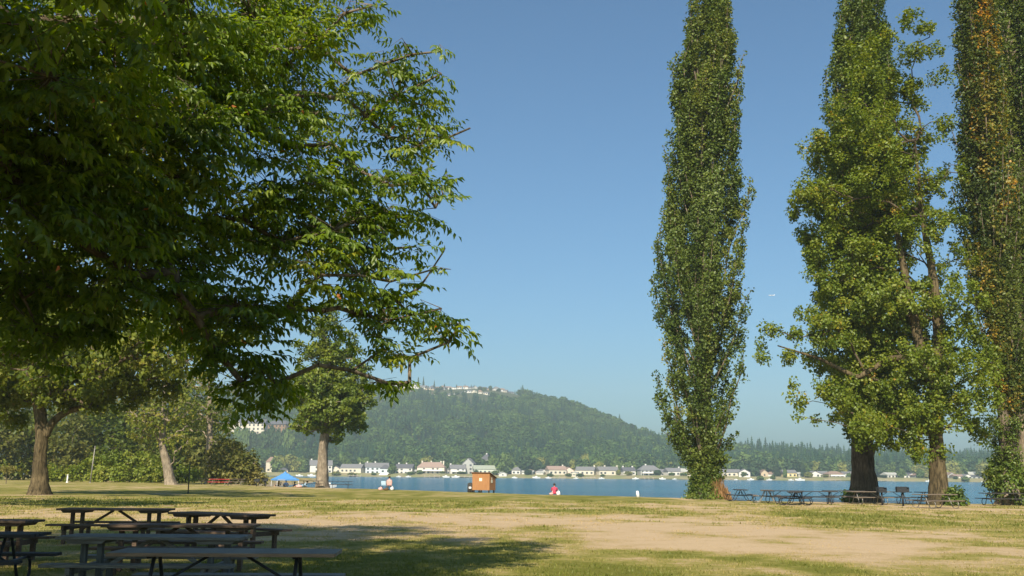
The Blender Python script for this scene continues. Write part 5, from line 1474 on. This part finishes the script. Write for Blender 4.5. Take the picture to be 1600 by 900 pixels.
def pipe_table(mat, pipe):
    root = empty("picnic_table", (0, 0, 0))
    planks(root, mat)
    for sx in (-.78, .78):
        for s in (-1, 1):
            rod("leg", [(sx, s * .10, .712), (sx, s * .16, .60), (sx, s * .42, .10), (sx, s * .52, .03), (sx, s * .66, .025), (sx, s * .80, .06), (sx, s * .86, .16), (sx, s * .84, .30), (sx, s * .76, .395)], .022, pipe, root)
            rod("top_arm", [(sx, s * .10, .715), (sx, s * .34, .713)], .018, pipe, root)
        rod("seat_arm", [(sx + .045, -.80, .395), (sx + .045, 0, .37), (sx + .045, .80, .395)], .02, pipe, root)
        rod("brace", [(sx * .98, 0, .38), (sx * .25, 0, .71)], .017, pipe, root, 6)
    return root

PROTO = {}
def table(kind, px, py_top, d, ang, label, group=None, dz=None, scale=1.0):
    """px, py_top: pixel of the middle of the table top"""
    mats = {'tb': (trestle_table, 'wood_brown', 'wood_brown'), 'tg': (trestle_table, 'wood_blue', 'post_grey'), 'pb': (pipe_table, 'wood_blue', 'steel_dark'), 'pd': (pipe_table, 'wood_dark', 'steel_dark'), 'pt': (pipe_table, 'wood_tan', 'steel_grey'), 'pr': (pipe_table, 'wood_red', 'steel_grey')}[kind]
    if kind not in PROTO:
        PROTO[kind] = mats[0](M[mats[1]], M[mats[2]]); o = PROTO[kind]
    else:
        o = copy_tree(PROTO[kind])
    if d is None:
        d = (EYE - .76 * scale) / -ray(px, py_top).z
    x = ray(px, py_top).x * d
    o.location = (x, d, gz(x, d) - .005 if dz is None else dz)
    o.rotation_euler = (0, 0, R(ang))
    o.scale = (scale,) * 3
    tag(o, label, "picnic table", group)
    return o
NG = "picnic tables in the shade at the lower left"
FG_ = "picnic tables along the lakeshore"
random.seed(3)
tA = table('pb', 357, 857, 11.6, 3, "nearest blue-grey picnic table with a worn bare-wood front edge", NG)
tB = table('tg', 246, 831, 14.2, 2, "blue-grey picnic table with thick double posts directly behind the nearest one", NG)
tE = table('tb', 285, 821, 17.2, 5, "dark picnic table in the middle of the shaded cluster, sun spots on its left end", NG)
tC = table('tb', 182, 797, 23.5, 2, "farthest dark brown picnic table of the shaded cluster, crossed braces against bright lawn", NG)
tD = table('tb', 345, 803, 21.5, -32, "dark brown picnic table angled away to the right at the back of the cluster", NG)
tF = table('tb', -52, 819, 18.2, -2, "dark picnic table at the left edge, only its right end in view", NG)
tG = table('pd', -75, 822, 14.4, 4, "dark pipe-frame picnic table cut by the left edge, lower bench in view", NG)
# bare front edge of table A: its front board is unpainted
for ch in tA.children:
    if ch.name.startswith("plank") and ch.location.y < -.25:
        me = ch.data.copy(); me.materials.clear(); me.materials.append(M['wood_edge']); me.materials.append(M['wood_blue'])
        for p in me.polygons:
            if p.normal.z > .7: p.material_index = 1
        ch.data = me
        ch["label"] = "front top plank with paint worn off its edge"
table('pd', 1157, 768.5, 68, 84, "small end-on picnic table nearest the lone poplar", FG_)
table('pt', 1198, 769, 64, 78, "second picnic table right of the lone poplar, seen end-on", FG_)
table('pd', 1225, 769, 61.5, 12, "picnic table with a light grey top left of centre in the lakeshore row", FG_)
table('pd', 1243, 770.5, 58.5, 70, "picnic table with round pipe feet overlapping its neighbour", FG_)
table('pd', 1274, 771, 60, -8, "picnic table whose bench runs right toward the thick dark trunk", FG_)
table('pd', 1318, 770, 63.5, -6, "picnic table just left of the thick dark trunk", FG_)
table('pt', 1356, 771, 61.5, 8, "grey-framed picnic table in shade across the thick dark trunk", FG_)
table('pd', 1391, 771, 63, 4, "picnic table between the two park grills", FG_)
table('pd', 1462, 771.5, 64, 3, "picnic table partly hidden behind the right-hand trunk", FG_)
table('pt', 1461, 778, 55.5, 20, "tan picnic table with pale curved pipe frame in front of the right-hand trunk", FG_)
table('pd', 1564, 773.5, 62.5, 2, "rightmost picnic table, left of the pale stump", FG_)
table('pd', 532, 752.5, 104, 10, "dark picnic table right of the round tree trunk by the water", FG_)
table('pd', 486, 752.5, 112, 0, "dark picnic table half behind the round tree trunk", FG_)
table('pr', 344, 747.4, 121, 0, "picnic table covered with a red cloth under the olive shrub", FG_)
table('pd', 327, 747, 132, 0, "dark picnic table left of the red-covered one", FG_)
table('pt', 369, 747.6, 128, 0, "pale-framed picnic table right of the red-covered one", FG_)

# ================================================================== park grills
def grill(px, py_top, py_base, d, ang, label, box_w=.62, lid=True):
    x = ray(px, py_top).x * d; z = gz(x, d); zt = P(px, py_top, d).z
    root = empty("park_grill", (x, d, z), R(ang), label, "grill", "pedestal grills on posts")
    h = zt - z
    rod("post", [(0, 0, -.05), (0, 0, h - .32)], .055, M['steel_dark'], root)
    w = box_w; dp = .42; t = .025; hb = .30; z0 = h - .32
    bm = bmesh.new()
    box_bm(bm, w, dp, t, (0, 0, z0 + t / 2)); box_bm(bm, w, t, hb, (0, dp / 2 - t / 2, z0 + t + hb / 2 - .002))
    for s in (-1, 1): box_bm(bm, t, dp - t - .004, hb * .9, (s * (w / 2 - t / 2), -t / 2, z0 + t + hb * .45 - .002))
    box_bm(bm, w - 2 * t - .004, t, hb * .55, (0, -dp / 2 + t / 2 + .003, z0 + t + hb * .275 - .002))
    bm_obj("firebox", bm, M['steel_dark'], root)
    bm = bmesh.new()
    for k in range(9): box_bm(bm, .012, dp - .08, .012, (-w / 2 + .07 + k * (w - .14) / 8, -.01, z0 + hb * .62))
    bm_obj("grate", bm, M['steel_grey'], root)
    rod("handle", [(-w / 2 - .12, -.1, z0 + hb * .62), (-w / 2 - .01, -.1, z0 + hb * .62)], .014, M['steel_dark'], root, 6)
grill(1377, 761, 790, 60, 0, "left of the two dark park grills right of the thick trunk", .48)
grill(1409.5, 760.5, 791, 59, -8, "right and wider of the two dark park grills", .66)
grill(401.5, 748, 758, 116, 0, "small park grill by the water right of the olive shrub", .55)
grill(415, 747.5, 759, 115, 0, "small park grill just left of the blue canopy", .5)

# ================================================================== shed, bin, marker, poles
M['shed'] = mat_surf('orange_brown_plywood', (0.36, 0.185, 0.080), (0.29, 0.14, 0.060), 2.0, .8, .1, (6, 6, 1))
M['shed_roof'] = mat_surf('brown_roof_felt', (0.15, 0.075, 0.04), (0.10, 0.05, 0.03), 3, .9)
M['notice'] = plain('cream_notice', (0.80, 0.77, 0.60), .6)
M['black'] = plain('black_rubber', (0.02, 0.02, 0.02), .7)
M['white'] = plain('white_paint', (0.78, 0.78, 0.78), .5)
M['bin'] = mat_surf('dark_bin', (0.055, 0.05, 0.045), (0.03, 0.028, 0.025), 6, .7)
def shed():
    d = 90.0
    x = ray(756, 768).x * d; z = gz(x, d)
    root = empty("rental_shed", (x, d, z), R(-24), "small orange-brown shed with slanted roof and cream notices standing on the lakeshore", "shed")
    w, dp = 1.66, 1.25; lo, hf, hb = .22, 1.66, 1.26      # roof slopes down to the back
    # local: front faces -y
    v = [(-w/2, -dp/2, lo), (w/2, -dp/2, lo), (w/2, dp/2, lo), (-w/2, dp/2, lo), (-w/2, -dp/2, hf), (w/2, -dp/2, hf), (w/2, dp/2, hb), (-w/2, dp/2, hb)]
    poly_obj("wall", v, [(0, 1, 5, 4), (1, 2, 6, 5), (2, 3, 7, 6), (3, 0, 4, 7), (3, 2, 1, 0), (4, 5, 6, 7)], M['shed'], root)
    o = .10; t = .07; sl = (hb - hf) / dp
    v = []
    for zz in (.005, t):
        v += [(-w/2 - o, -dp/2 - o, hf - o * sl + zz), (w/2 + o, -dp/2 - o, hf - o * sl + zz), (w/2 + o, dp/2 + o, hb + o * sl + zz), (-w/2 - o, dp/2 + o, hb + o * sl + zz)]
    poly_obj("roof", v, [(3, 2, 1, 0), (4, 5, 6, 7), (0, 1, 5, 4), (1, 2, 6, 5), (2, 3, 7, 6), (3, 0, 4, 7)], M['shed_roof'], root)
    box("notice", (.26, .015, .26), (-.02, -dp/2 - .01, 1.13), M['notice'], root)
    bm = bmesh.new()
    bm2 = [bm.verts.new((w/2 + .012, y, zz)) for y, zz in ((-.34, .86), (-.02, .86), (-.02, 1.08), (-.13, 1.12), (-.13, 1.32), (-.23, 1.32), (-.23, 1.12), (-.34, 1.08))]
    f = bm.faces.new(bm2); r_ = bmesh.ops.extrude_face_region(bm, geom=[f]); bmesh.ops.translate(bm, vec=(.012, 0, 0), verts=[q for q in r_['geom'] if isinstance(q, bmesh.types.BMVert)])
    bmesh.ops.recalc_face_normals(bm, faces=bm.faces)
    bm_obj("bottle_shaped_sign", bm, M['notice'], root)
    for (cx, cyy, cr) in ((-.02, -dp/2 + .1, .11),):
        rod("wheel", [(cx - .04, cyy, cr), (cx + .04, cyy, cr)], cr, M['black'], root, 14)
    for cx, cyy in ((-w/2 + .12, -dp/2 + .1), (w/2 - .1, -dp/2 + .1), (w/2 - .1, dp/2 - .12), (-w/2 + .12, dp/2 - .12)):
        box("foot", (.10, .10, .235), (cx, cyy, .10), M['black'], root)
    for k in range(1, 4):      # battens on the plywood
        box("batten", (.03, .018, hf - lo - .05), (-w/2 + k * w / 4, -dp/2 - .006, (hf + lo) / 2), M['shed'], root)
shed()
def bin_(px, d, label):
    x = ray(px, 768).x * d; z = gz(x, d)
    root = empty("trash_bin", (x, d, z), .1, label, "bin")
    bm = bmesh.new(); bmesh.ops.create_cone(bm, segments=20, radius1=.26, radius2=.29, depth=.68, cap_ends=True); bmesh.ops.translate(bm, vec=(0, 0, .36), verts=bm.verts); bm_obj("drum", bm, M['bin'], root, True)
    bm = bmesh.new(); bmesh.ops.create_uvsphere(bm, u_segments=20, v_segments=10, radius=.30); bmesh.ops.delete(bm, geom=[v for v in bm.verts if v.co.z < -.01], context='VERTS'); bmesh.ops.scale(bm, vec=(1, 1, .45), verts=bm.verts); bmesh.ops.translate(bm, vec=(0, 0, .71), verts=bm.verts); bm_obj("lid", bm, M['bin'], root, True)
    box("paper_sticker", (.22, .02, .16), (-.08, -.283, .42), M['white'], root)
    for k in range(8):
        a = k * math.pi / 4 + .2
        box("slat", (.07, .02, .62), (math.cos(a) * .285, math.sin(a) * .285, .36), M['wood_dark'], root, (0, 0, a + math.pi / 2))
bin_(735.5, 90, "dark slatted trash bin with white sticker left of the shed")
def marker():
    d = 77; x = ray(997, 772).x * d; z = gz(x, d)
    bm = bmesh.new(); bmesh.ops.create_cone(bm, segments=16, radius1=.13, radius2=.10, depth=.42, cap_ends=True); bmesh.ops.translate(bm, vec=(0, 0, .21), verts=bm.verts)
    bmesh.ops.rotate(bm, verts=bm.verts, cent=(0, 0, 0), matrix=Matrix.Rotation(R(-7), 3, 'Y'))
    root = empty("marker_post", (x, d, z), 0, "short leaning white marker post alone at the edge of the lawn", "post")
    bm_obj("post", bm, M['white'], root, True)
    bm = bmesh.new(); bmesh.ops.create_uvsphere(bm, u_segments=14, v_segments=8, radius=.105); bmesh.ops.scale(bm, vec=(1, 1, .6), verts=bm.verts); bmesh.ops.translate(bm, vec=(-.05, 0, .42), verts=bm.verts)
    bm_obj("cap", bm, M['white'], root, True)
marker()
def pole(px, py_t, py_b, d, r, mat, label, name="pole", arm=False, tilt=0):
    x = ray(px, py_b).x * d; z = gz(x, d); h = P(px, py_t, d).z - z
    root = empty(name, (x, d, z), 0, label, "pole")
    rod("shaft", [(0, 0, -.1), (tilt * .5, 0, h * .5), (tilt, 0, h)], r, mat, root, radii=[r * 1.15, r, r * .85])
    rod("cap", [(tilt, 0, h), (tilt, 0, h + r * 1.2)], r * 1.25, mat, root)
    if not arm: rod("base_collar", [(0, 0, -.05), (0, 0, .12)], r * 1.7, mat, root)
pole(141, 698, 753, 135, .075, M['steel_grey'], "tall thin pale pole in front of the bramble mound", tilt=.25)
pole(105, 743, 753, 135, .10, M['white'], "short whitish stub post near the left bramble mound")
pole(294, 722, 768, 76, .04, M['steel_dark'], "thin dark upright rod on the lawn left of the red-covered table")

# ================================================================== blue canopy
M['canopy'] = mat_leaf('blue_canopy_cloth', [(0, (0.12, 0.34, 0.68)), (1, (0.12, 0.34, 0.68))], .25, .05, gain=1)
M['canopy_pale'] = mat_leaf('pale_canopy_cloth', [(0, (0.30, 0.42, 0.62)), (1, (0.30, 0.42, 0.62))], .25, .05, gain=1)
def canopy():
    d = 118; 
    x = ray(445, 757).x * d; z = gz(x, d)
    root = empty("canopy_tent", (x, d, z), R(28), "blue pop-up canopy tent with peaked roof on the beach", "canopy")
    zt = P(445, 736.5, d).z - z; ze = P(445, 748.3, d).z - z
    s = 1.28; vd = .17
    n = 8; V = []; F = []
    # concave peaked roof
    def rz(u, v):
        m = max(abs(u), abs(v)); return ze + (zt - ze) * (1 - m) ** 1.25
    for j in range(n + 1):
        for i in range(n + 1):
            u = -1 + 2 * i / n; v = -1 + 2 * j / n; V.append((u * s, v * s, rz(u, v)))
    for j in range(n):
        for i in range(n):
            a = j * (n + 1) + i; F.append((a, a + 1, a + n + 2, a + n + 1))
    o = poly_obj("roof_cloth", V, F, M['canopy'], root)
    md = o.modifiers.new("thickness", 'SOLIDIFY'); md.thickness = .012
    for k in range(4):
        m = M['canopy']
        b = box("valance", (2 * s, .014, vd), (0, -s - .008, ze - vd / 2), m, root)
        b.rotation_euler = (0, 0, k * math.pi / 2)
    box("printed_panel", (.85, .006, vd * .8), (-.75, -s - .019, ze - vd / 2), M['canopy_pale'], root)
    for a in (-1, 1):
        for b in (-1, 1):
            rod("leg", [(a * (s - .04), b * (s - .04), 0), (a * (s - .04), b * (s - .04), ze)], .022, M['white'], root)
    for k in range(4):
        a = k * math.pi / 2
        c_, s_ = math.cos(a), math.sin(a)
        rod("truss_bar", [((s - .06) * (-c_ - s_) * 1, (s - .06) * (c_ - s_), ze - .25), ((s - .06) * (c_ - s_), (s - .06) * (c_ + s_), ze - .03)], .012, M['white'], root, 6)
canopy()

# ================================================================== people
SKIN = plain('skin', (0.45, 0.27, 0.18), .6)
HAIR = plain('dark_hair', (0.03, 0.02, 0.016), .6)
def cloth(name, c): return mat_surf(name, c, tuple(v * .85 for v in c), 10, .9)
CL = {'red': cloth('red_shirt', (0.55, 0.06, 0.12)), 'white': cloth('white_cloth', (0.72, 0.72, 0.74)), 'navy': cloth('navy_cloth', (0.03, 0.045, 0.09)), 'ochre': cloth('ochre_shirt', (0.42, 0.27, 0.06)),
      'teal': cloth('teal_cloth', (0.06, 0.16, 0.20)), 'pink': cloth('pink_cloth', (0.66, 0.40, 0.38)), 'sky': cloth('light_blue_cloth', (0.42, 0.60, 0.78)), 'khaki': cloth('khaki_cloth', (0.35, 0.30, 0.22)), 'black': cloth('black_cloth', (0.025, 0.025, 0.03))}
def person(loc, rz, pose, shirt, legs, label, group=None, hair=HAIR):
    """one skinned body; joints posed; local +x is the way the person faces"""
    root = empty("person", loc, rz, label, "person", group)
    if pose == 'stand':
        J = dict(pel=(0, 0, .93), ch=(0, 0, 1.28), nk=(0.01, 0, 1.47), hd=(.03, 0, 1.60), ht=(.03, 0, 1.74),
                 sh=(0, .19, 1.42), el=(.03, .27, 1.14), wr=(.14, .25, .92), hp=(0, .10, .90), kn=(.03, .11, .49), an=(-.02, .12, .08), to=(.14, .13, .03))
    elif pose == 'sit':     # on the ground, knees drawn up
        J = dict(pel=(0, 0, .14), ch=(.03, 0, .46), nk=(.07, 0, .66), hd=(.10, 0, .79), ht=(.10, 0, .93),
                 sh=(.05, .19, .60), el=(.18, .27, .36), wr=(.38, .17, .36), hp=(.03, .11, .13), kn=(.40, .15, .46), an=(.62, .14, .09), to=(.76, .14, .04))
    elif pose == 'chair':
        J = dict(pel=(0, 0, .50), ch=(-.04, 0, .82), nk=(-.04, 0, 1.02), hd=(-.01, 0, 1.15), ht=(-.01, 0, 1.29),
                 sh=(-.04, .19, .96), el=(.08, .26, .70), wr=(.30, .20, .66), hp=(0, .10, .48), kn=(.42, .13, .50), an=(.46, .13, .08), to=(.60, .13, .03))
    else:                   # lying on one side, propped
        J = dict(pel=(0, 0, .16), ch=(-.30, 0, .30), nk=(-.46, 0, .44), hd=(-.54, 0, .54), ht=(-.60, 0, .65),
                 sh=(-.40, .18, .40), el=(-.50, .24, .14), wr=(-.32, .20, .06), hp=(.05, .10, .15), kn=(.44, .12, .26), an=(.82, .12, .07), to=(.92, .12, .10))
    bm = bmesh.new(); sk = bm.verts.layers.skin.verify()
    def v(p, r, root_=False):
        q = bm.verts.new(p); q[sk].radius = (r, r); q[sk].use_root = root_; return q
    pel = v(J['pel'], .13, True); ch = v(J['ch'], .145); nk = v(J['nk'], .055); hd = v(J['hd'], .085); ht = v(J['ht'], .07)
    chin = v(Vector(J['hd']) + Vector((.055, 0, -.05)), .045)
    for a, b in ((pel, ch), (ch, nk), (nk, hd), (hd, ht), (hd, chin)): bm.edges.new((a, b))
    for s in (-1, 1):
        m = lambda k: Vector((J[k][0], J[k][1] * s, J[k][2]))
        sh = v(m('sh'), .065); el = v(m('el'), .045); wr = v(m('wr'), .028)
        hp = v(m('hp'), .085); kn = v(m('kn'), .06); an = v(m('an'), .04); to = v(m('to'), .035)
        for a, b in ((ch, sh), (sh, el), (el, wr), (pel, hp), (hp, kn), (kn, an), (an, to)): bm.edges.new((a, b))
        dirn = (m('wr') - m('el')).normalized(); side = dirn.cross(Vector((0, 0, 1))).normalized()
        palm = v(m('wr') + dirn * .07, .032); bm.edges.new((wr, palm))
        for k, (off, ln) in enumerate(((-.028, .05), (-.01, .065), (.01, .062), (.028, .048))):
            a = v(m('wr') + dirn * (.09 + ln * .5) + side * off, .010); b = v(m('wr') + dirn * (.09 + ln) + side * off - Vector((0, 0, .015)), .008)
            bm.edges.new((palm, a)); bm.edges.new((a, b))
        th_ = v(m('wr') + dirn * .06 + side * .045 * -s, .010); bm.edges.new((palm, th_))
    me = bpy.data.meshes.new("body"); bm.to_mesh(me); bm.free()
    tmp = bpy.data.objects.new("body_tmp", me); COL.objects.link(tmp)
    tmp.modifiers.new("skin", 'SKIN'); sb = tmp.modifiers.new("sub", 'SUBSURF'); sb.levels = 1; sb.render_levels = 1
    dg = bpy.context.evaluated_depsgraph_get()
    bme = bpy.data.meshes.new_from_object(tmp.evaluated_get(dg)); bme.name = "body"
    bpy.data.objects.remove(tmp)
    bme.materials.clear()
    for mm in (SKIN, CL[shirt], CL[legs]): bme.materials.append(mm)
    pv = Vector(J['pel']); cv = Vector(J['ch']); nv = Vector(J['nk'])
    for p in bme.polygons:
        p.use_smooth = True
        c = p.center
        dists = {'body': _sd(c, pv, nv) * .62, 'head': _sd(c, nv, Vector(J['ht']))}
        for s in (-1, 1):
            m = lambda k: Vector((J[k][0], J[k][1] * s, J[k][2]))
            dists['uarm%d' % s] = _sd(c, m('sh'), m('el')); dists['farm%d' % s] = _sd(c, m('el'), m('wr') * 1.0)
            dists['th%d' % s] = _sd(c, m('hp'), m('kn')); dists['cf%d' % s] = _sd(c, m('kn'), m('an'))
        k = min(dists, key=dists.get)
        p.material_index = 1 if k == 'body' or k.startswith('uarm') else 2 if k.startswith('th') or (k.startswith('cf') and pose == 'stand') else 0
    link("body", bme, root)
    bm = bmesh.new(); bmesh.ops.create_uvsphere(bm, u_segments=14, v_segments=10, radius=.112)
    for q in bm.verts:
        if q.co.x > .045 and q.co.z < .03: q.co.x *= .35
        if q.co.z < -.06: q.co *= .9
    bmesh.ops.translate(bm, vec=Vector(J['hd']) + Vector((-.022, 0, .055)), verts=bm.verts)
    bm_obj("hair", bm, hair, root, True)
    return root
def _sd(p, a, b):
    ab = b - a; t = max(0, min(1, (p - a).dot(ab) / max(ab.dot(ab), 1e-6))); return (p - a - ab * t).length

g = G(866, 772.3)
person((g.x, g.y - .3, gz(g.x, g.y - .3)), R(88), 'sit', 'red', 'pink', "person in a red shirt sitting on the grass facing the lake, dark hair")
def bag(px, py, d, size, mat, label, name="bag"):
    x = ray(px, py).x * d; z = gz(x, d)
    root = empty(name, (x, d, z), .3, label, "bag")
    bm = bmesh.new(); bmesh.ops.create_icosphere(bm, subdivisions=3, radius=.5)
    for q in bm.verts:
        q.co = Vector((q.co.x * size[0], q.co.y * size[1], (q.co.z + .42) * size[2] * (1 + .12 * math.sin(q.co.x * 9))))
        q.co.z = max(q.co.z, .0)
    bm_obj("sack", bm, mat, root, True)
    rod("strap", [(-size[0] * .25, 0, size[2] * .8), (0, 0, size[2] * 1.15), (size[0] * .25, 0, size[2] * .8)], .015, mat, root, 6)
bag(872.5, 772, g.y - .25, (.34, .28, .40), CL['white'], "white bag on the grass at the right of the person in red")
bag(861.5, 772.5, g.y - .3, (.36, .28, .18), CL['pink'], "low pale pink bag at the left of the person in red")
zt_ = 118
def at(px, d): 
    x = ray(px, 757).x * d; return (x, d, gz(x, d))
person(at(435, 118), R(200), 'chair', 'ochre', 'black', "person in ochre and black clothes sitting under the left part of the canopy")
person(at(447, 118), R(-60), 'chair', 'sky', 'teal', "seated person in pale blue under the middle of the canopy")
person(at(460, 118), R(170), 'chair', 'navy', 'navy', "person in dark navy clothes sitting under the right part of the canopy")
person(at(472, 112), R(170), 'lie', 'sky', 'pink', "person in light blue top reclining on the grass left of the round tree")
bag(467.5, 758, 111, (.7, .4, .3), CL['pink'], "pale pink bundle beside the reclining person", "blanket_bundle")

def folding_chair(loc, rz, seat, label, canopy_mat=None):
    root = empty("camp_chair", loc, rz, label, "camp chair")
    for s in (-1, 1):
        rod("side_frame", [(.25, s * .26, 0), (-.22, s * .26, .46), (-.30, s * .26, .90)], .014, M['steel_grey'], root, 6)
        rod("side_frame", [(-.25, s * .26, 0), (.24, s * .26, .46)], .014, M['steel_grey'], root, 6)
        rod("armrest", [(.26, s * .28, .62), (-.26, s * .28, .64)], .018, M['steel_grey'], root, 6)
    box("seat", (.5, .5, .02), (0, 0, .44), seat, root)
    box("backrest", (.02, .46, .36), (-.27, 0, .68), seat, root, (0, R(-10), 0))
    if canopy_mat:
        for s in (-1, 1): rod("canopy_strut", [(-.30, s * .28, .90), (-.40, s * .28, 1.42)], .010, M['steel_grey'], root, 6)
        V = []; F = []
        for i in range(6):
            t = i / 5
            for s in (-1, 1):
                for th_ in (0, .03): V.append((-.46 + .9 * t, s * .44, 1.40 + .13 * math.sin(t * 3.14) + th_))
        for i in range(5):
            a = i * 4
            F += [(a, a + 4, a + 6, a + 2), (a + 1, a + 3, a + 7, a + 5), (a, a + 1, a + 5, a + 4), (a + 2, a + 6, a + 7, a + 3)]
        F += [(0, 2, 3, 1), (20, 21, 23, 22)]
        poly_obj("sunshade", V, F, canopy_mat, root)
    return root
folding_chair(at(435, 118), R(200), CL['black'], "dark camp chair under the left part of the blue canopy")
folding_chair(at(447, 118), R(-60), CL['teal'], "teal camp chair under the middle of the blue canopy")
folding_chair(at(460, 118), R(170), CL['navy'], "navy camp chair under the right part of the blue canopy")
gg = G(603, 766.5)
ax_ = lambda px, dy=0: (ray(px, 766).x * (gg.y + dy), gg.y + dy, gz(ray(px, 766).x * (gg.y + dy), gg.y + dy))
folding_chair(ax_(601), R(70), CL['sky'], "light blue camp chair with a white sunshade on the grass left of the shed", M['white'])
folding_chair(ax_(608), R(95), CL['pink'], "pinkish camp chair right of the chair with the sunshade")
person(ax_(608), R(95), 'chair', 'pink', 'khaki', "person in pale pink sitting in the camp chair by the lake")
bag(594.5, 766, gg.y, (.42, .3, .30), CL['pink'], "pinkish beach bag left of the shaded camp chair")
bag(612.5, 766, gg.y - .2, (.34, .28, .36), CL['white'], "white beach bag right of the camp chairs")
bag(603.5, 767, gg.y - .8, (.55, .3, .22), cloth('brown_cloth', (.12, .07, .03)), "dark brown bag in front of the camp chairs")

# small white jet boat on the water behind the round tree
motorboat(512, 749.5, 3.2, "small white watercraft out on the water beside the round tree trunk", 175, .4)
# floating dark buoy by the poplar
def buoy(px, d, label):
    p = P(px, 753, d)
    bm = bmesh.new(); bmesh.ops.create_uvsphere(bm, u_segments=16, v_segments=10, radius=.7); bmesh.ops.scale(bm, vec=(1.3, 1, .9), verts=bm.verts); bmesh.ops.translate(bm, vec=(p.x, d, WATER_Z + .2), verts=bm.verts)
    o = bm_obj("buoy", bm, M['bin'], None, True); tag(o, label, "buoy")
buoy(1084, 420, "dark mooring buoy on the lake at the left edge of the lone poplar")

# tiny airliner
def plane():
    d = 5200; p = P(1205.5, 461.5, d)
    root = empty("airliner", p, R(8), "tiny white airliner low in the sky between the lone poplar and the yellow-green tree", "airplane")
    rod("fuselage", [(-16, 0, 0), (-12, 0, 0), (10, 0, 0), (15, 0, .6), (18, 0, 1.2)], 1.8, M['white'], root, 10, radii=[.3, 1.7, 1.7, 1.1, .3])
    poly_obj("wing", [(-3, -15, 0), (-1, -15, 0), (4, 0, -.6), (-2, 0, -.6), (-1, 15, 0), (-3, 15, 0), (-3, -15, .3), (-1, -15, .3), (4, 0, .2), (-2, 0, .2), (-1, 15, .3), (-3, 15, .3)],
             [(0, 1, 2, 3), (3, 2, 4, 5), (9, 8, 7, 6), (11, 10, 8, 9), (1, 7, 8, 2), (2, 8, 10, 4), (0, 3, 9, 6), (3, 5, 11, 9), (0, 6, 7, 1), (4, 10, 11, 5)], M['white'], root)
    poly_obj("tail_fin", [(12, -.2, 1.5), (17, -.2, 1.5), (18, -.2, 6), (16, -.2, 6), (12, .2, 1.5), (17, .2, 1.5), (18, .2, 6), (16, .2, 6)], [(0, 1, 2, 3), (7, 6, 5, 4), (0, 4, 5, 1), (1, 5, 6, 2), (2, 6, 7, 3), (3, 7, 4, 0)], M['white'], root)
plane()

# ================================================================== haze
def haze():
    bm = bmesh.new(); box_bm(bm, 3900, 2400, 195, (0, 1080, 92))
    m = bpy.data.materials.new("haze"); m.use_nodes = True; nt = m.node_tree; nt.nodes.clear()
    out = nt.nodes.new("ShaderNodeOutputMaterial"); pv = nt.nodes.new("ShaderNodeVolumePrincipled")
    pv.inputs["Color"].default_value = (0.74, 0.90, 1.0, 1); pv.inputs["Density"].default_value = 0.00024; pv.inputs["Anisotropy"].default_value = 0.1
    nt.links.new(pv.outputs[0], out.inputs["Volume"])
    o = bm_obj("haze", bm, m); o["kind"] = "stuff"; o["label"] = "thin bluish summer haze over the lake and hills"
haze()
print("objects:", len(bpy.data.objects))
